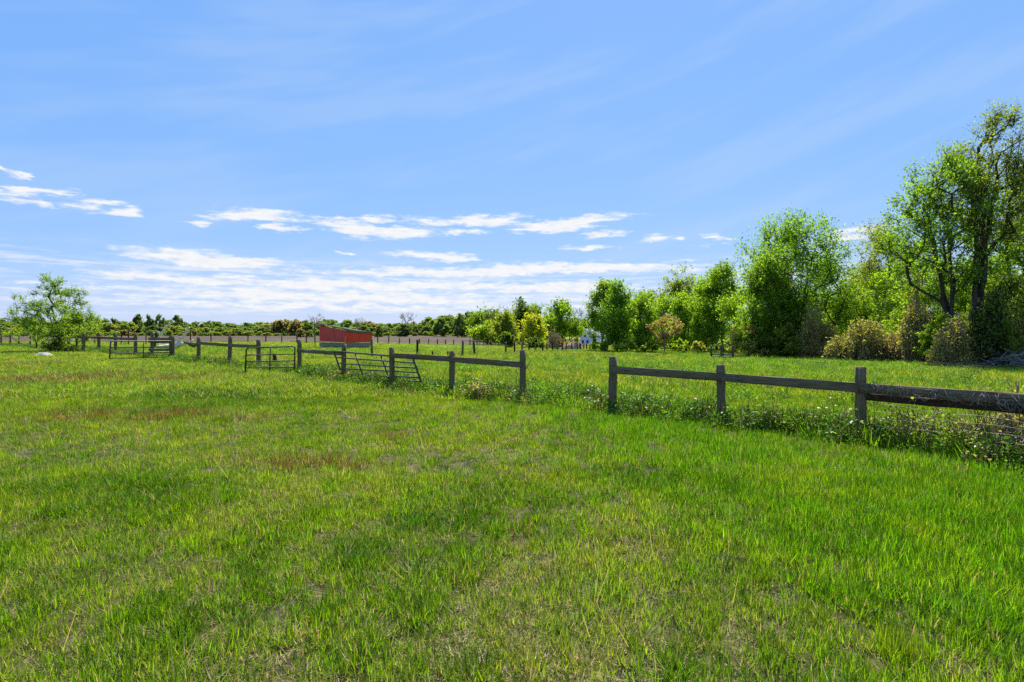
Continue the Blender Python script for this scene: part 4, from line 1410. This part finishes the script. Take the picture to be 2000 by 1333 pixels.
# ------------------------------------------------------------------ grass and weeds
def grass_mat(name, trans=.5, gloss=.008, rough=.4):
    m, nb = newmat(name)
    ti = attr(nb, 'tint', 'INSTANCER').outputs['Color']
    v = attr(nb, 'tint').outputs['Fac']            # 0..1 random per blade; above 1 = dead straw blade
    lo = nb.mix(1.0, ti, (.34, .36, .4), 'MULTIPLY')
    hi = nb.mix(1.0, ti, (1.6, 1.6, 1.4), 'MULTIPLY')
    c = nb.mix(nb.m('MINIMUM', v, 1.0), lo, hi)
    c = nb.mix(nb.m('GREATER_THAN', v, 1.2), c, (.46, .37, .175))
    c = nb.mix(nb.m('GREATER_THAN', v, 2.2), c, (.150, .070, .034))
    tr = nb.mix(1.0, c, (1.36, 1.3, .6), 'MULTIPLY')
    return finish(m, nb, foliage_shader(nb, c, tr, trans, gloss, rough))


GRASS = grass_mat('grass_blades')
WEED = grass_mat('weed_leaves', .45, .014, .35)


def blades(rng, n, rad, h0, h1, w0, w1, lean, curl, tint, seg=3):
    """n curved tapering blades rooted in a disc"""
    a = rng.uniform(0, 2 * np.pi, n)
    rr = rad * np.sqrt(rng.uniform(0, 1, n))
    root = np.stack([np.cos(a) * rr, np.sin(a) * rr, np.full(n, -.01)], 1)
    b = a + rng.normal(0, 1.0, n)
    out = np.stack([np.cos(b), np.sin(b), np.zeros(n)], 1)
    h = rng.uniform(h0, h1, n)
    le = np.abs(rng.normal(lean, lean * .5, n))
    cu = rng.normal(curl, curl * .5, n)
    side = np.stack([-np.sin(b + rng.normal(0, .6, n)), np.cos(b), np.zeros(n)], 1)
    side = norm(side)
    wd = rng.uniform(w0, w1, n)
    V = []
    T = np.linspace(0, 1, seg + 1)
    for t in T:
        c = root + out * (h * (le * t + cu * t * t))[:, None]
        z = h * (t - .45 * np.clip(cu, 0, 2) * t * t * .8)
        c[:, 2] = np.maximum(c[:, 2] + z, .004)
        ww = (wd * (1 - t ** 1.6) * .5)[:, None]
        if t < 1:
            V += [c - side * ww, c + side * ww]
        else:
            V += [c]
    k = 2 * seg + 1
    VV = np.stack(V, 1).reshape(-1, 3)
    base = (np.arange(n) * k)[:, None]
    quads = [base + np.array([[2 * i, 2 * i + 1, 2 * i + 3, 2 * i + 2]]) for i in range(seg - 1)]
    tri = base + np.array([[2 * seg - 2, 2 * seg - 1, 2 * seg]])
    return VV, np.concatenate(quads), tri, np.concatenate([np.tile(tint, seg - 1), tint])


def tuft(name, rng, specs, mat):
    Vs, Q, T_, tq, tt_ = [], [], [], [], []
    off = 0
    for sp_ in specs:
        n = sp_['n']
        tint = sp_['tint'](rng, n)
        V, q_, t_, ti = blades(rng, n, sp_['rad'], *sp_['h'], *sp_['w'], sp_['lean'], sp_['curl'], tint, 3)
        Vs.append(V)
        Q.append(q_ + off)
        T_.append(t_ + off)
        tq.append(ti[:len(q_)])
        tt_.append(ti[len(q_):])
        off += len(V)
    me = make_mesh(name, np.concatenate(Vs), [np.concatenate(Q), np.concatenate(T_)], False, np.concatenate(tq + tt_))
    me.materials.append(mat)
    return bpy.data.objects.new(name, me)


def weed_clump(name, rng, n, rad, h, leaf, mat, stems=14, dead=.0, flower=None):
    a = rng.uniform(0, 2 * np.pi, n)
    rr = rad * np.sqrt(rng.uniform(0, 1, n))
    z = h * (1 - .6 * (rr / rad) ** 2) * rng.uniform(.15, 1.0, n)
    C = np.stack([np.cos(a) * rr, np.sin(a) * rr, z], 1)
    ax = norm(np.stack([np.cos(a), np.sin(a), rng.normal(.1, .5, n)], 1) + rng.normal(0, .6, (n, 3)))
    nr = norm(rng.normal(0, .45, (n, 3)) + np.array([0, 0, 1.0]))
    ls = leaf * rng.uniform(.5, 1.3, n)
    V, Q = leaf_quads(C, ax, nr, ls, ls * .62)
    ti = rng.uniform(0, 1, n)
    if dead:
        ti = np.where(rng.rand(n) < dead, 1.6, ti)
    sa = rng.uniform(0, 2 * np.pi, stems)
    sr = rad * .8 * rng.uniform(0, 1, stems)
    P = np.stack([np.cos(sa) * sr * .4, np.sin(sa) * sr * .4, np.zeros(stems)], 1)
    Qp = np.stack([np.cos(sa) * sr, np.sin(sa) * sr, h * rng.uniform(.5, 1.05, stems)], 1)
    V2, F2 = frustums(P, Qp, np.full(stems, .004), np.full(stems, .002), 3)
    me = make_mesh(name, np.concatenate([V, V2]), [np.concatenate([Q, F2 + len(V)])], False, np.concatenate([ti, np.where(np.arange(len(F2)) % 2 == 0, 1.6, .3)]))
    me.materials.append(mat)
    return bpy.data.objects.new(name, me)


def U(rng, n):
    return rng.uniform(0, 1, n)


def mixdead(p, q=0.0):
    def f(rng, n):
        v = rng.uniform(0, 1, n)
        k = rng.rand(n)
        v = np.where(k < p, 1.6, v)
        return np.where(k > 1 - q, 2.6, v)
    return f


def lib(name, objs):
    c = bpy.data.collections.new(name)
    for o in objs:
        c.objects.link(o)
    return c


rg = np.random.RandomState(5)
# near lawn tufts: 0-3 short lawn, 4-6 lush, 7-9 thatch, 10-11 sorrel, 12-13 dark tuft
near_lib = []
STRAW = dict(rad=.12, h=(.018, .045), w=(.0025, .005), lean=1.3, curl=.35)
for i in range(4):
    near_lib.append(tuft('tuft_%02d' % len(near_lib), rg, [dict(n=26, rad=.085, h=(.035, .10), w=(.004, .0078), lean=.18, curl=.14, tint=mixdead(.07)), dict(n=9, tint=mixdead(.6), **STRAW)], GRASS))
for i in range(3):
    near_lib.append(tuft('tuft_%02d' % len(near_lib), rg, [dict(n=32, rad=.10, h=(.06, .145), w=(.0045, .009), lean=.17, curl=.14, tint=mixdead(.04)), dict(n=6, tint=mixdead(.7), **STRAW)], GRASS))
for i in range(3):
    near_lib.append(tuft('tuft_%02d' % len(near_lib), rg, [dict(n=24, tint=mixdead(.8), **STRAW), dict(n=20, rad=.10, h=(.03, .085), w=(.004, .007), lean=.3, curl=.2, tint=mixdead(.2))], GRASS))
for i in range(2):
    near_lib.append(tuft('tuft_%02d' % len(near_lib), rg, [dict(n=22, rad=.12, h=(.08, .17), w=(.003, .006), lean=.18, curl=.1, tint=mixdead(.05, .75)), dict(n=20, rad=.12, h=(.04, .09), w=(.004, .007), lean=.3, curl=.2, tint=mixdead(.3))], GRASS))
for i in range(2):
    near_lib.append(tuft('tuft_%02d' % len(near_lib), rg, [dict(n=38, rad=.06, h=(.06, .14), w=(.004, .008), lean=.38, curl=.3, tint=U)], GRASS))
LIB_N = lib('near_grass_library', near_lib)
# far patches, wider blades over half a metre
far_lib = []
for i in range(4):
    far_lib.append(tuft('patch_%02d' % len(far_lib), rg, [dict(n=70, rad=.34, h=(.08, .20), w=(.010, .018), lean=.4, curl=.4, tint=mixdead(.12))], GRASS))
for i in range(2):
    far_lib.append(tuft('patch_%02d' % len(far_lib), rg, [dict(n=60, rad=.34, h=(.08, .22), w=(.010, .016), lean=.5, curl=.4, tint=mixdead(.25, .45))], GRASS))
LIB_F = lib('far_grass_library', far_lib)
weed_lib = []
for i in range(4):
    weed_lib.append(weed_clump('weed_%02d' % i, rg, 150, .24, .26, .042, WEED, 12, .0))
for i in range(2):
    weed_lib.append(weed_clump('weed_%02d' % (i + 4), rg, 110, .22, .30, .040, WEED, 26, .15))
LIB_W = lib('weed_library', weed_lib)
straw_lib = []
for i in range(3):
    straw_lib.append(tuft('straw_%02d' % i, rg, [dict(n=3, rad=.05, h=(.22, .42), w=(.003, .0045), lean=.5 + .5 * (i == 1), curl=.15, tint=mixdead(1.0))], GRASS))
LIB_S = lib('straw_library', straw_lib)


def scatter(name, label, collection, pts, rot, scl, vid, tint, cat='grass'):
    me = bpy.data.meshes.new(name)
    n = len(pts)
    me.vertices.add(n)
    me.vertices.foreach_set('co', np.asarray(pts, np.float32).ravel())
    for nm, ty, arr, key in (('rot', 'FLOAT_VECTOR', rot, 'vector'), ('scl', 'FLOAT', scl, 'value'), ('vid', 'INT', vid, 'value'), ('tint', 'FLOAT_COLOR', np.concatenate([tint, np.ones((n, 1))], 1), 'color')):
        a = me.attributes.new(nm, ty, 'POINT')
        a.data.foreach_set(key, np.ascontiguousarray(arr, np.int32 if ty == 'INT' else np.float32).ravel())
    me.update()
    o = link(name, me)
    ng = bpy.data.node_groups.new(name + '_scatter', 'GeometryNodeTree')
    ng.interface.new_socket('Geometry', in_out='INPUT', socket_type='NodeSocketGeometry')
    ng.interface.new_socket('Geometry', in_out='OUTPUT', socket_type='NodeSocketGeometry')
    N = ng.nodes
    gi, go = N.new('NodeGroupInput'), N.new('NodeGroupOutput')
    ci = N.new('GeometryNodeCollectionInfo')
    ci.inputs['Collection'].default_value = collection
    ci.inputs['Separate Children'].default_value = True
    ci.inputs['Reset Children'].default_value = True
    ip = N.new('GeometryNodeInstanceOnPoints')
    ip.inputs['Pick Instance'].default_value = True

    def na(nm, ty):
        q = N.new('GeometryNodeInputNamedAttribute')
        q.data_type = ty
        q.inputs['Name'].default_value = nm
        return [s for s in q.outputs if s.enabled][0]
    L = ng.links
    L.new(gi.outputs[0], ip.inputs['Points'])
    L.new(ci.outputs[0], ip.inputs['Instance'])
    L.new(na('vid', 'INT'), ip.inputs['Instance Index'])
    er = N.new('FunctionNodeEulerToRotation')
    L.new(na('rot', 'FLOAT_VECTOR'), er.inputs[0])
    L.new(er.outputs[0], ip.inputs['Rotation'])
    L.new(na('scl', 'FLOAT'), ip.inputs['Scale'])
    L.new(ip.outputs[0], go.inputs[0])
    md = o.modifiers.new('scatter', 'NODES')
    md.node_group = ng
    return tag(o, label, cat, None, 'stuff')


def wedge(rng, n, d0, d1, margin=1.12, pw=1.0):
    """random ground points inside the part of the field the camera could see, and a bit beside it"""
    t = rng.uniform(0, 1, n)
    d = np.sqrt(d0 * d0 + t * (d1 * d1 - d0 * d0)) if pw == 1.0 else d0 + (d1 - d0) * t ** pw
    x = (rng.uniform(-1, 1, n)) * (d * margin + .6)
    return x, d


def wblob(x, y, blobs):
    """soft patches on the ground, each given by where the picture shows it"""
    s = np.zeros(len(x))
    for px, py, hw, hh in blobs:
        cx, cy = gp(px, py)
        ry = abs(gp(px, py - hh)[1] - gp(px, py + hh)[1]) / 2
        rx = hw * cy / F
        s = np.maximum(s, np.exp(-((x - cx) / rx) ** 2 - ((y - cy) / ry) ** 2))
    return s


TAN = [(860, 1240, 170, 70), (1010, 1130, 130, 50), (1110, 1210, 120, 60), (650, 975, 60, 16), (1300, 1085, 70, 30), (1450, 1160, 130, 40), (330, 1120, 70, 25), (960, 1065, 90, 30), (1180, 1290, 120, 50),
       (700, 1150, 80, 40), (520, 1210, 90, 40), (60, 1035, 60, 20), (230, 870, 60, 10), (1400, 1310, 120, 40), (1800, 1250, 60, 40), (430, 1190, 70, 40), (300, 1290, 60, 30), (1080, 1000, 70, 20), (560, 1320, 150, 40)]
RED = [(610, 908, 115, 12), (690, 915, 40, 9), (60, 745, 95, 9), (165, 740, 70, 9), (330, 815, 70, 10), (160, 815, 80, 10), (40, 715, 70, 5), (770, 852, 22, 10), (350, 742, 40, 8), (480, 820, 40, 8), (1010, 1065, 30, 10)]
DARK = [(450, 785, 190, 18), (330, 780, 120, 14), (90, 1030, 90, 30), (720, 1080, 90, 25), (300, 960, 120, 25), (160, 960, 120, 20), (860, 1020, 70, 20), (1250, 925, 100, 18), (640, 790, 80, 12)]
YEL = [(900, 870, 200, 24), (1050, 930, 100, 20), (700, 800, 140, 14), (420, 860, 120, 16), (1560, 940, 130, 18), (560, 760, 80, 8), (850, 800, 60, 10), (260, 850, 120, 14), (120, 790, 120, 10)]
FENCE = [b4, b3, b2, b1, a1, a2, a3, a4, a5, c3_, c2_, c1_, lp[13], lp[11], lp[9], lp[6], lp[3], lp[0]]


def fence_dist(x, y):
    """signed distance to the fence line, positive on the pasture side"""
    best = np.full(len(x), 1e9)
    sg = np.ones(len(x))
    for A, B in zip(FENCE[:-1], FENCE[1:]):
        ax, ay, bx, by = A.x, A.y, B.x, B.y
        ux, uy = bx - ax, by - ay
        L2 = ux * ux + uy * uy
        t = np.clip(((x - ax) * ux + (y - ay) * uy) / L2, 0, 1)
        ddx, ddy = x - (ax + t * ux), y - (ay + t * uy)
        dd = np.hypot(ddx, ddy)
        cr = ux * (y - ay) - uy * (x - ax)
        better = dd < best
        sg = np.where(better, np.where(cr < 0, 1, -1), sg)
        best = np.minimum(best, dd)
    return best * sg


def colour_fields(x, y):
    big = fbm(x * .22 + 3, y * .22 + 8)
    mid = fbm(x * .9 + 40, y * .9 + 11)
    fine = fbm(x * 3.1 + 5, y * 3.1 + 70, 3)
    fd = fence_dist(x, y)
    tan = wblob(x, y, TAN) * .42 * sstep(.30, .55, fine) + sstep(.52, .68, mid) * .5 * sstep(9, 4, y) * sstep(3.2, .6, x) + sstep(.56, .70, mid) * .22
    red = wblob(x, y, RED)
    drk = wblob(x, y, DARK)
    yel = wblob(x, y, YEL) * .7 + sstep(.5, .65, big) * .4
    lush = sstep(.2, 3.2, x + .25 * (y - 5)) * sstep(15, 9, y) * (fd < .3) * sstep(2.2, 3.6, y + .35 * x)
    return big, mid, fine, fd, np.clip(tan, 0, 1), red, drk, np.clip(yel, 0, 1), lush


C_GREEN = np.array([.162, .282, .007])
C_LUSH = np.array([.126, .292, .006])
C_YEL = np.array([.285, .340, .013])
C_DARK = np.array([.062, .158, .005])
C_DRY = np.array([.270, .255, .045])


def tint_of(rng, x, y, big, mid, fine, tan, red, drk, yel, lush, fd):
    n = len(x)
    c = np.tile(C_GREEN, (n, 1))
    c = c + (C_LUSH - c) * lush[:, None]
    c = c + (C_YEL - c) * np.clip(yel * .65 + sstep(.5, .7, fine) * .3, 0, 1)[:, None]
    c = c + (C_DRY - c) * (tan * .25 * (1 - lush * .5))[:, None]
    c = c + (C_DARK - c) * np.clip(drk * .6 + sstep(.50, .34, mid) * .3 + sstep(.50, .36, fine) * .35, 0, .85)[:, None]
    return c * rng.uniform(.78, 1.22, (n, 1)) * (1 + rng.normal(0, .06, (n, 3)))


def lay(rng, x, y, f, kind):  # which tuft grows where
    big, mid, fine, fd, tan, red, drk, yel, lush = f
    n = len(x)
    k = rng.rand(n)
    vid = rng.randint(0, 4, n)
    if kind == 'near':
        vid = np.where(k < lush * .85, rng.randint(4, 7, n), vid)
        vid = np.where(rng.rand(n) < tan * .55 * (1 - .55 * lush) + .12 * (1 - .6 * lush) * sstep(12, 6, y), rng.randint(7, 10, n), vid)
        vid = np.where(rng.rand(n) < red * .75, rng.randint(10, 12, n), vid)
        vid = np.where((rng.rand(n) < .05 + drk * .25 + .08 * sstep(.46, .36, fine)) & (vid < 7), rng.randint(12, 14, n), vid)
    else:
        vid = np.where(rng.rand(n) < red * .8, rng.randint(4, 6, n), vid)
    rot = np.stack([rng.normal(0, .12, n), rng.normal(0, .12, n), rng.uniform(0, 6.283, n)], 1)
    return vid, rot


rs = np.random.RandomState(21)
P_, R_, S_, I_, T__ = [], [], [], [], []
for (n, d0, d1) in ((13500, 1.7, 6.0), (24000, 6.0, 14.0), (17000, 14.0, 24.0)):
    x, y = wedge(rs, n, d0, d1)
    f = colour_fields(x, y)
    big, mid, fine, fd, tan, red, drk, yel, lush = f
    vid, rot = lay(rs, x, y, f, 'near')
    s = rs.uniform(.7, 1.3, n) * (.85 + .25 * sstep(.4, .65, mid) + .12 * sstep(.50, .36, fine)) * (1 - .25 * tan) * (1 + .35 * sstep(-.1, .4, fd))
    if d0 >= 14:
        s = s * 1.35
    P_.append(np.stack([x, y, zg(x, y)], 1))
    R_.append(rot)
    S_.append(s)
    I_.append(vid)
    T__.append(tint_of(rs, x, y, big, mid, fine, tan, red, drk, yel, lush, fd))
for A, B in list(zip(FENCE[:-1], FENCE[1:])):
    L = (B - A).length
    n = int(L * (26 if A.y < 24 else 9))
    t = rs.uniform(0, 1, n)
    nv = Vector((B.y - A.y, A.x - B.x, 0)).normalized()
    o_ = rs.normal(.25, .35, n)
    x = A.x + (B.x - A.x) * t + nv.x * o_
    y = A.y + (B.y - A.y) * t + nv.y * o_
    P_.append(np.stack([x, y, zg(x, y)], 1))
    R_.append(np.stack([rs.normal(0, .2, n), rs.normal(0, .2, n), rs.uniform(0, 6.283, n)], 1))
    S_.append(rs.uniform(1.4, 2.9, n))
    I_.append(np.where(rs.rand(n) < .3, rs.randint(12, 14, n), rs.randint(4, 7, n)))
    T__.append((C_LUSH + (C_YEL - C_LUSH) * rs.uniform(0, .6, (n, 1))) * rs.uniform(.7, 1.2, (n, 1)))
scatter('lawn_grass', 'short mixed green and straw coloured grass in front of the fence', LIB_N, np.concatenate(P_), np.concatenate(R_), np.concatenate(S_), np.concatenate(I_), np.concatenate(T__))

P_, R_, S_, I_, T__ = [], [], [], [], []
for (n, d0, d1, sc) in ((15000, 13.0, 34.0, .95), (17000, 34.0, 70.0, 1.0), (11000, 70.0, 130.0, 1.2)):
    x, y = wedge(rs, n, d0, d1, 1.08)
    f = colour_fields(x, y)
    big, mid, fine, fd, tan, red, drk, yel, lush = f
    vid, rot = lay(rs, x, y, f, 'far')
    keep = ~((y > 92) & (x < 18)) & ~((y - 21) * 1.0 < (x - 21) * -1.3 + 0 - 1e9)
    past = sstep(.2, 1.5, fd)
    tcol = tint_of(rs, x, y, big, mid, fine, tan * .3, red, drk, yel, lush * 0, fd)
    gy = fbm(x * .10 + 2, y * .16 + 5)
    tcol = tcol + (C_YEL * .92 - tcol) * (past * sstep(.44, .64, gy) * .6)[:, None]
    tcol = tcol + (C_LUSH * 1.05 - tcol) * (past * sstep(.50, .36, gy) * .6)[:, None]
    s = rs.uniform(.75, 1.3, n) * sc * (1 + .15 * past)
    P_.append(np.stack([x, y, zg(x, y)], 1)[keep])
    R_.append(rot[keep])
    S_.append(s[keep])
    I_.append(vid[keep])
    T__.append(tcol[keep])
scatter('pasture_grass', 'yellow green pasture grass beyond the fence and further lawn', LIB_F, np.concatenate(P_), np.concatenate(R_), np.concatenate(S_), np.concatenate(I_), np.concatenate(T__))

# broad leaved weeds under the fences and in patches across the pasture
P_, S_, I_, T__ = [], [], [], []
segs = list(zip(FENCE[:-1], FENCE[1:]))
for A, B in segs:
    L = (B - A).length
    n = int(L * (44 if A.y < 24 else 20))
    t = rs.uniform(0, 1, n)
    nv = Vector((B.y - A.y, A.x - B.x, 0)).normalized()
    o_ = rs.normal(.28, .42, n)
    x = A.x + (B.x - A.x) * t + nv.x * o_
    y = A.y + (B.y - A.y) * t + nv.y * o_
    P_.append(np.stack([x, y, zg(x, y)], 1))
    S_.append(.5 + 1.3 * rs.uniform(0, 1, n) ** 2)
    I_.append(np.where(rs.rand(n) < .2, rs.randint(4, 6, n), rs.randint(0, 4, n)))
    T__.append(np.array([.090, .205, .018]) * rs.uniform(.55, 1.35, (n, 1)) + np.array([.03, .02, .004]) * rs.rand(n, 1))
x, y = wedge(rs, 9000, 10, 60, 1.05)
fd = fence_dist(x, y)
ms = fbm(x * .30 + 90, y * .30 + 4)
keep = (fd > .4) & (ms > .53) & (rs.rand(len(x)) < .55)
x, y = x[keep], y[keep]
n = len(x)
P_.append(np.stack([x, y, zg(x, y)], 1))
S_.append(rs.uniform(.7, 1.5, n))
I_.append(rs.randint(0, 4, n))
T__.append(np.array([.105, .250, .015]) * rs.uniform(.7, 1.35, (n, 1)))
x, y = wedge(rs, 900, 2.2, 14, 1.05)
keep = (fence_dist(x, y) < -.5)
x, y = x[keep], y[keep]
n = len(x)
P_.append(np.stack([x, y, zg(x, y) - .03], 1))
S_.append(rs.uniform(.18, .45, n))
I_.append(rs.randint(0, 4, n))
T__.append(np.array([.080, .180, .030]) * rs.uniform(.7, 1.35, (n, 1)))
P_ = np.concatenate(P_)
n = len(P_)
scatter('broadleaf_weeds', 'leafy dark green weeds thick under the fences and in pasture patches', LIB_W, P_, np.stack([rs.normal(0, .15, n), rs.normal(0, .15, n), rs.uniform(0, 6.283, n)], 1), np.concatenate(S_), np.concatenate(I_), np.concatenate(T__), 'weeds')

x, y = wedge(rs, 420, 2.2, 13, 1.05)
n = len(x)
scatter('straw_stalks', 'scattered dry straw stalks standing above the lawn grass', LIB_S, np.stack([x, y, zg(x, y)], 1), np.stack([rs.normal(0, .3, n), rs.normal(0, .3, n), rs.uniform(0, 6.283, n)], 1), rs.uniform(.6, 1.2, n), rs.randint(0, 3, n), np.tile(C_DRY, (n, 1)))

# single plants along the fence
bramble('leafy_bush', 'low leafy bush with dry stems under the middle fence rail', 940, 797, 740, 893, 975, 'vine', 150, 1500, .055, seed=91, thick=.006, d=13.2)
bramble('leafy_bush', 'small yellow leaved plant at the foot of the end post', 1024, 803, 777, 1010, 1040, 'yellow', 26, 160, .045, seed=92, thick=.004, d=12.3)
bramble('leafy_bush', 'pale weedy bush between the leaning gate and its left post', 664, 745, 722, 645, 690, 'vine', 70, 700, .07, seed=93, thick=.006)
bramble('fence_bramble', 'thorny bramble growing through the fence beside the right post', 1800, 893, 742, 1722, 1872, 'olive', 46, 420, .045, seed=94, thick=.006, d=7.6, depth=.35, arch=.95)
bramble('fence_bramble', 'bramble with yellow leaf tips spilling over the dark lower rail', 1900, 905, 748, 1830, 1985, 'olive', 70, 450, .045, seed=95, thick=.006, d=7.2, depth=.4, arch=.95)
bramble('fence_bramble', 'dense twiggy bramble filling the right picture edge by the fence', 1990, 915, 735, 1920, 2080, 'vine', 150, 1500, .045, seed=96, thick=.006, d=6.9, depth=.5)
bramble('fence_bramble', 'thin bare bramble stems just left of the right post', 1648, 858, 765, 1622, 1676, 'tan', 14, 50, .035, seed=97, thick=.004, d=8.5, depth=.4)
bramble('fence_bramble', 'dark leafy bramble clump at ground level below the rail', 1785, 895, 850, 1725, 1850, 'dark', 90, 1300, .05, seed=98, thick=.004, d=7.7, depth=.4)

# pale dry vine runners lying over the right hand rail
rv = np.random.RandomState(401)
vt = tag(empty('dry_vine', (b3.x, b3.y, b3.z)), 'pale dry vine runners tangled over the right hand fence rail', 'vine')
vo = Vector(vt.location)
for k in range(34):
    t0 = rv.uniform(.02, .9)
    ln = rv.uniform(.05, .3)
    P = []
    for i in range(9):
        t = t0 + ln * i / 8
        q = b3.lerp(b4, t)
        zr = b3.z + .83 - .02 * t + .12 * math.sin(i * rv.uniform(.5, 1.2) + k) * rv.uniform(.3, 1.0)
        P.append(q + NRM * (-.12 if NRM.y > 0 else .12) * rv.uniform(.8, 1.4) + Vector((rv.normal(0, .015), 0, zr - q.z + rv.normal(0, .02))) - vo)
    link('runner', tube_mesh('runner', P, list(np.linspace(.0045, .002, 9)), 4), TWIG_GREY, vt)

bramble('fence_bramble', 'thick curved woody stems rising beside the right fence post', 1795, 893, 738, 1735, 1860, 'olive', 14, 60, .04, seed=421, thick=.013, d=7.7, depth=.3)
bramble('fence_bramble', 'pale arching dead canes at the right edge below the rail', 1965, 912, 742, 1900, 2050, 'tan', 40, 120, .04, seed=422, thick=.008, d=6.8, depth=.4, bark=TWIG_GREY)
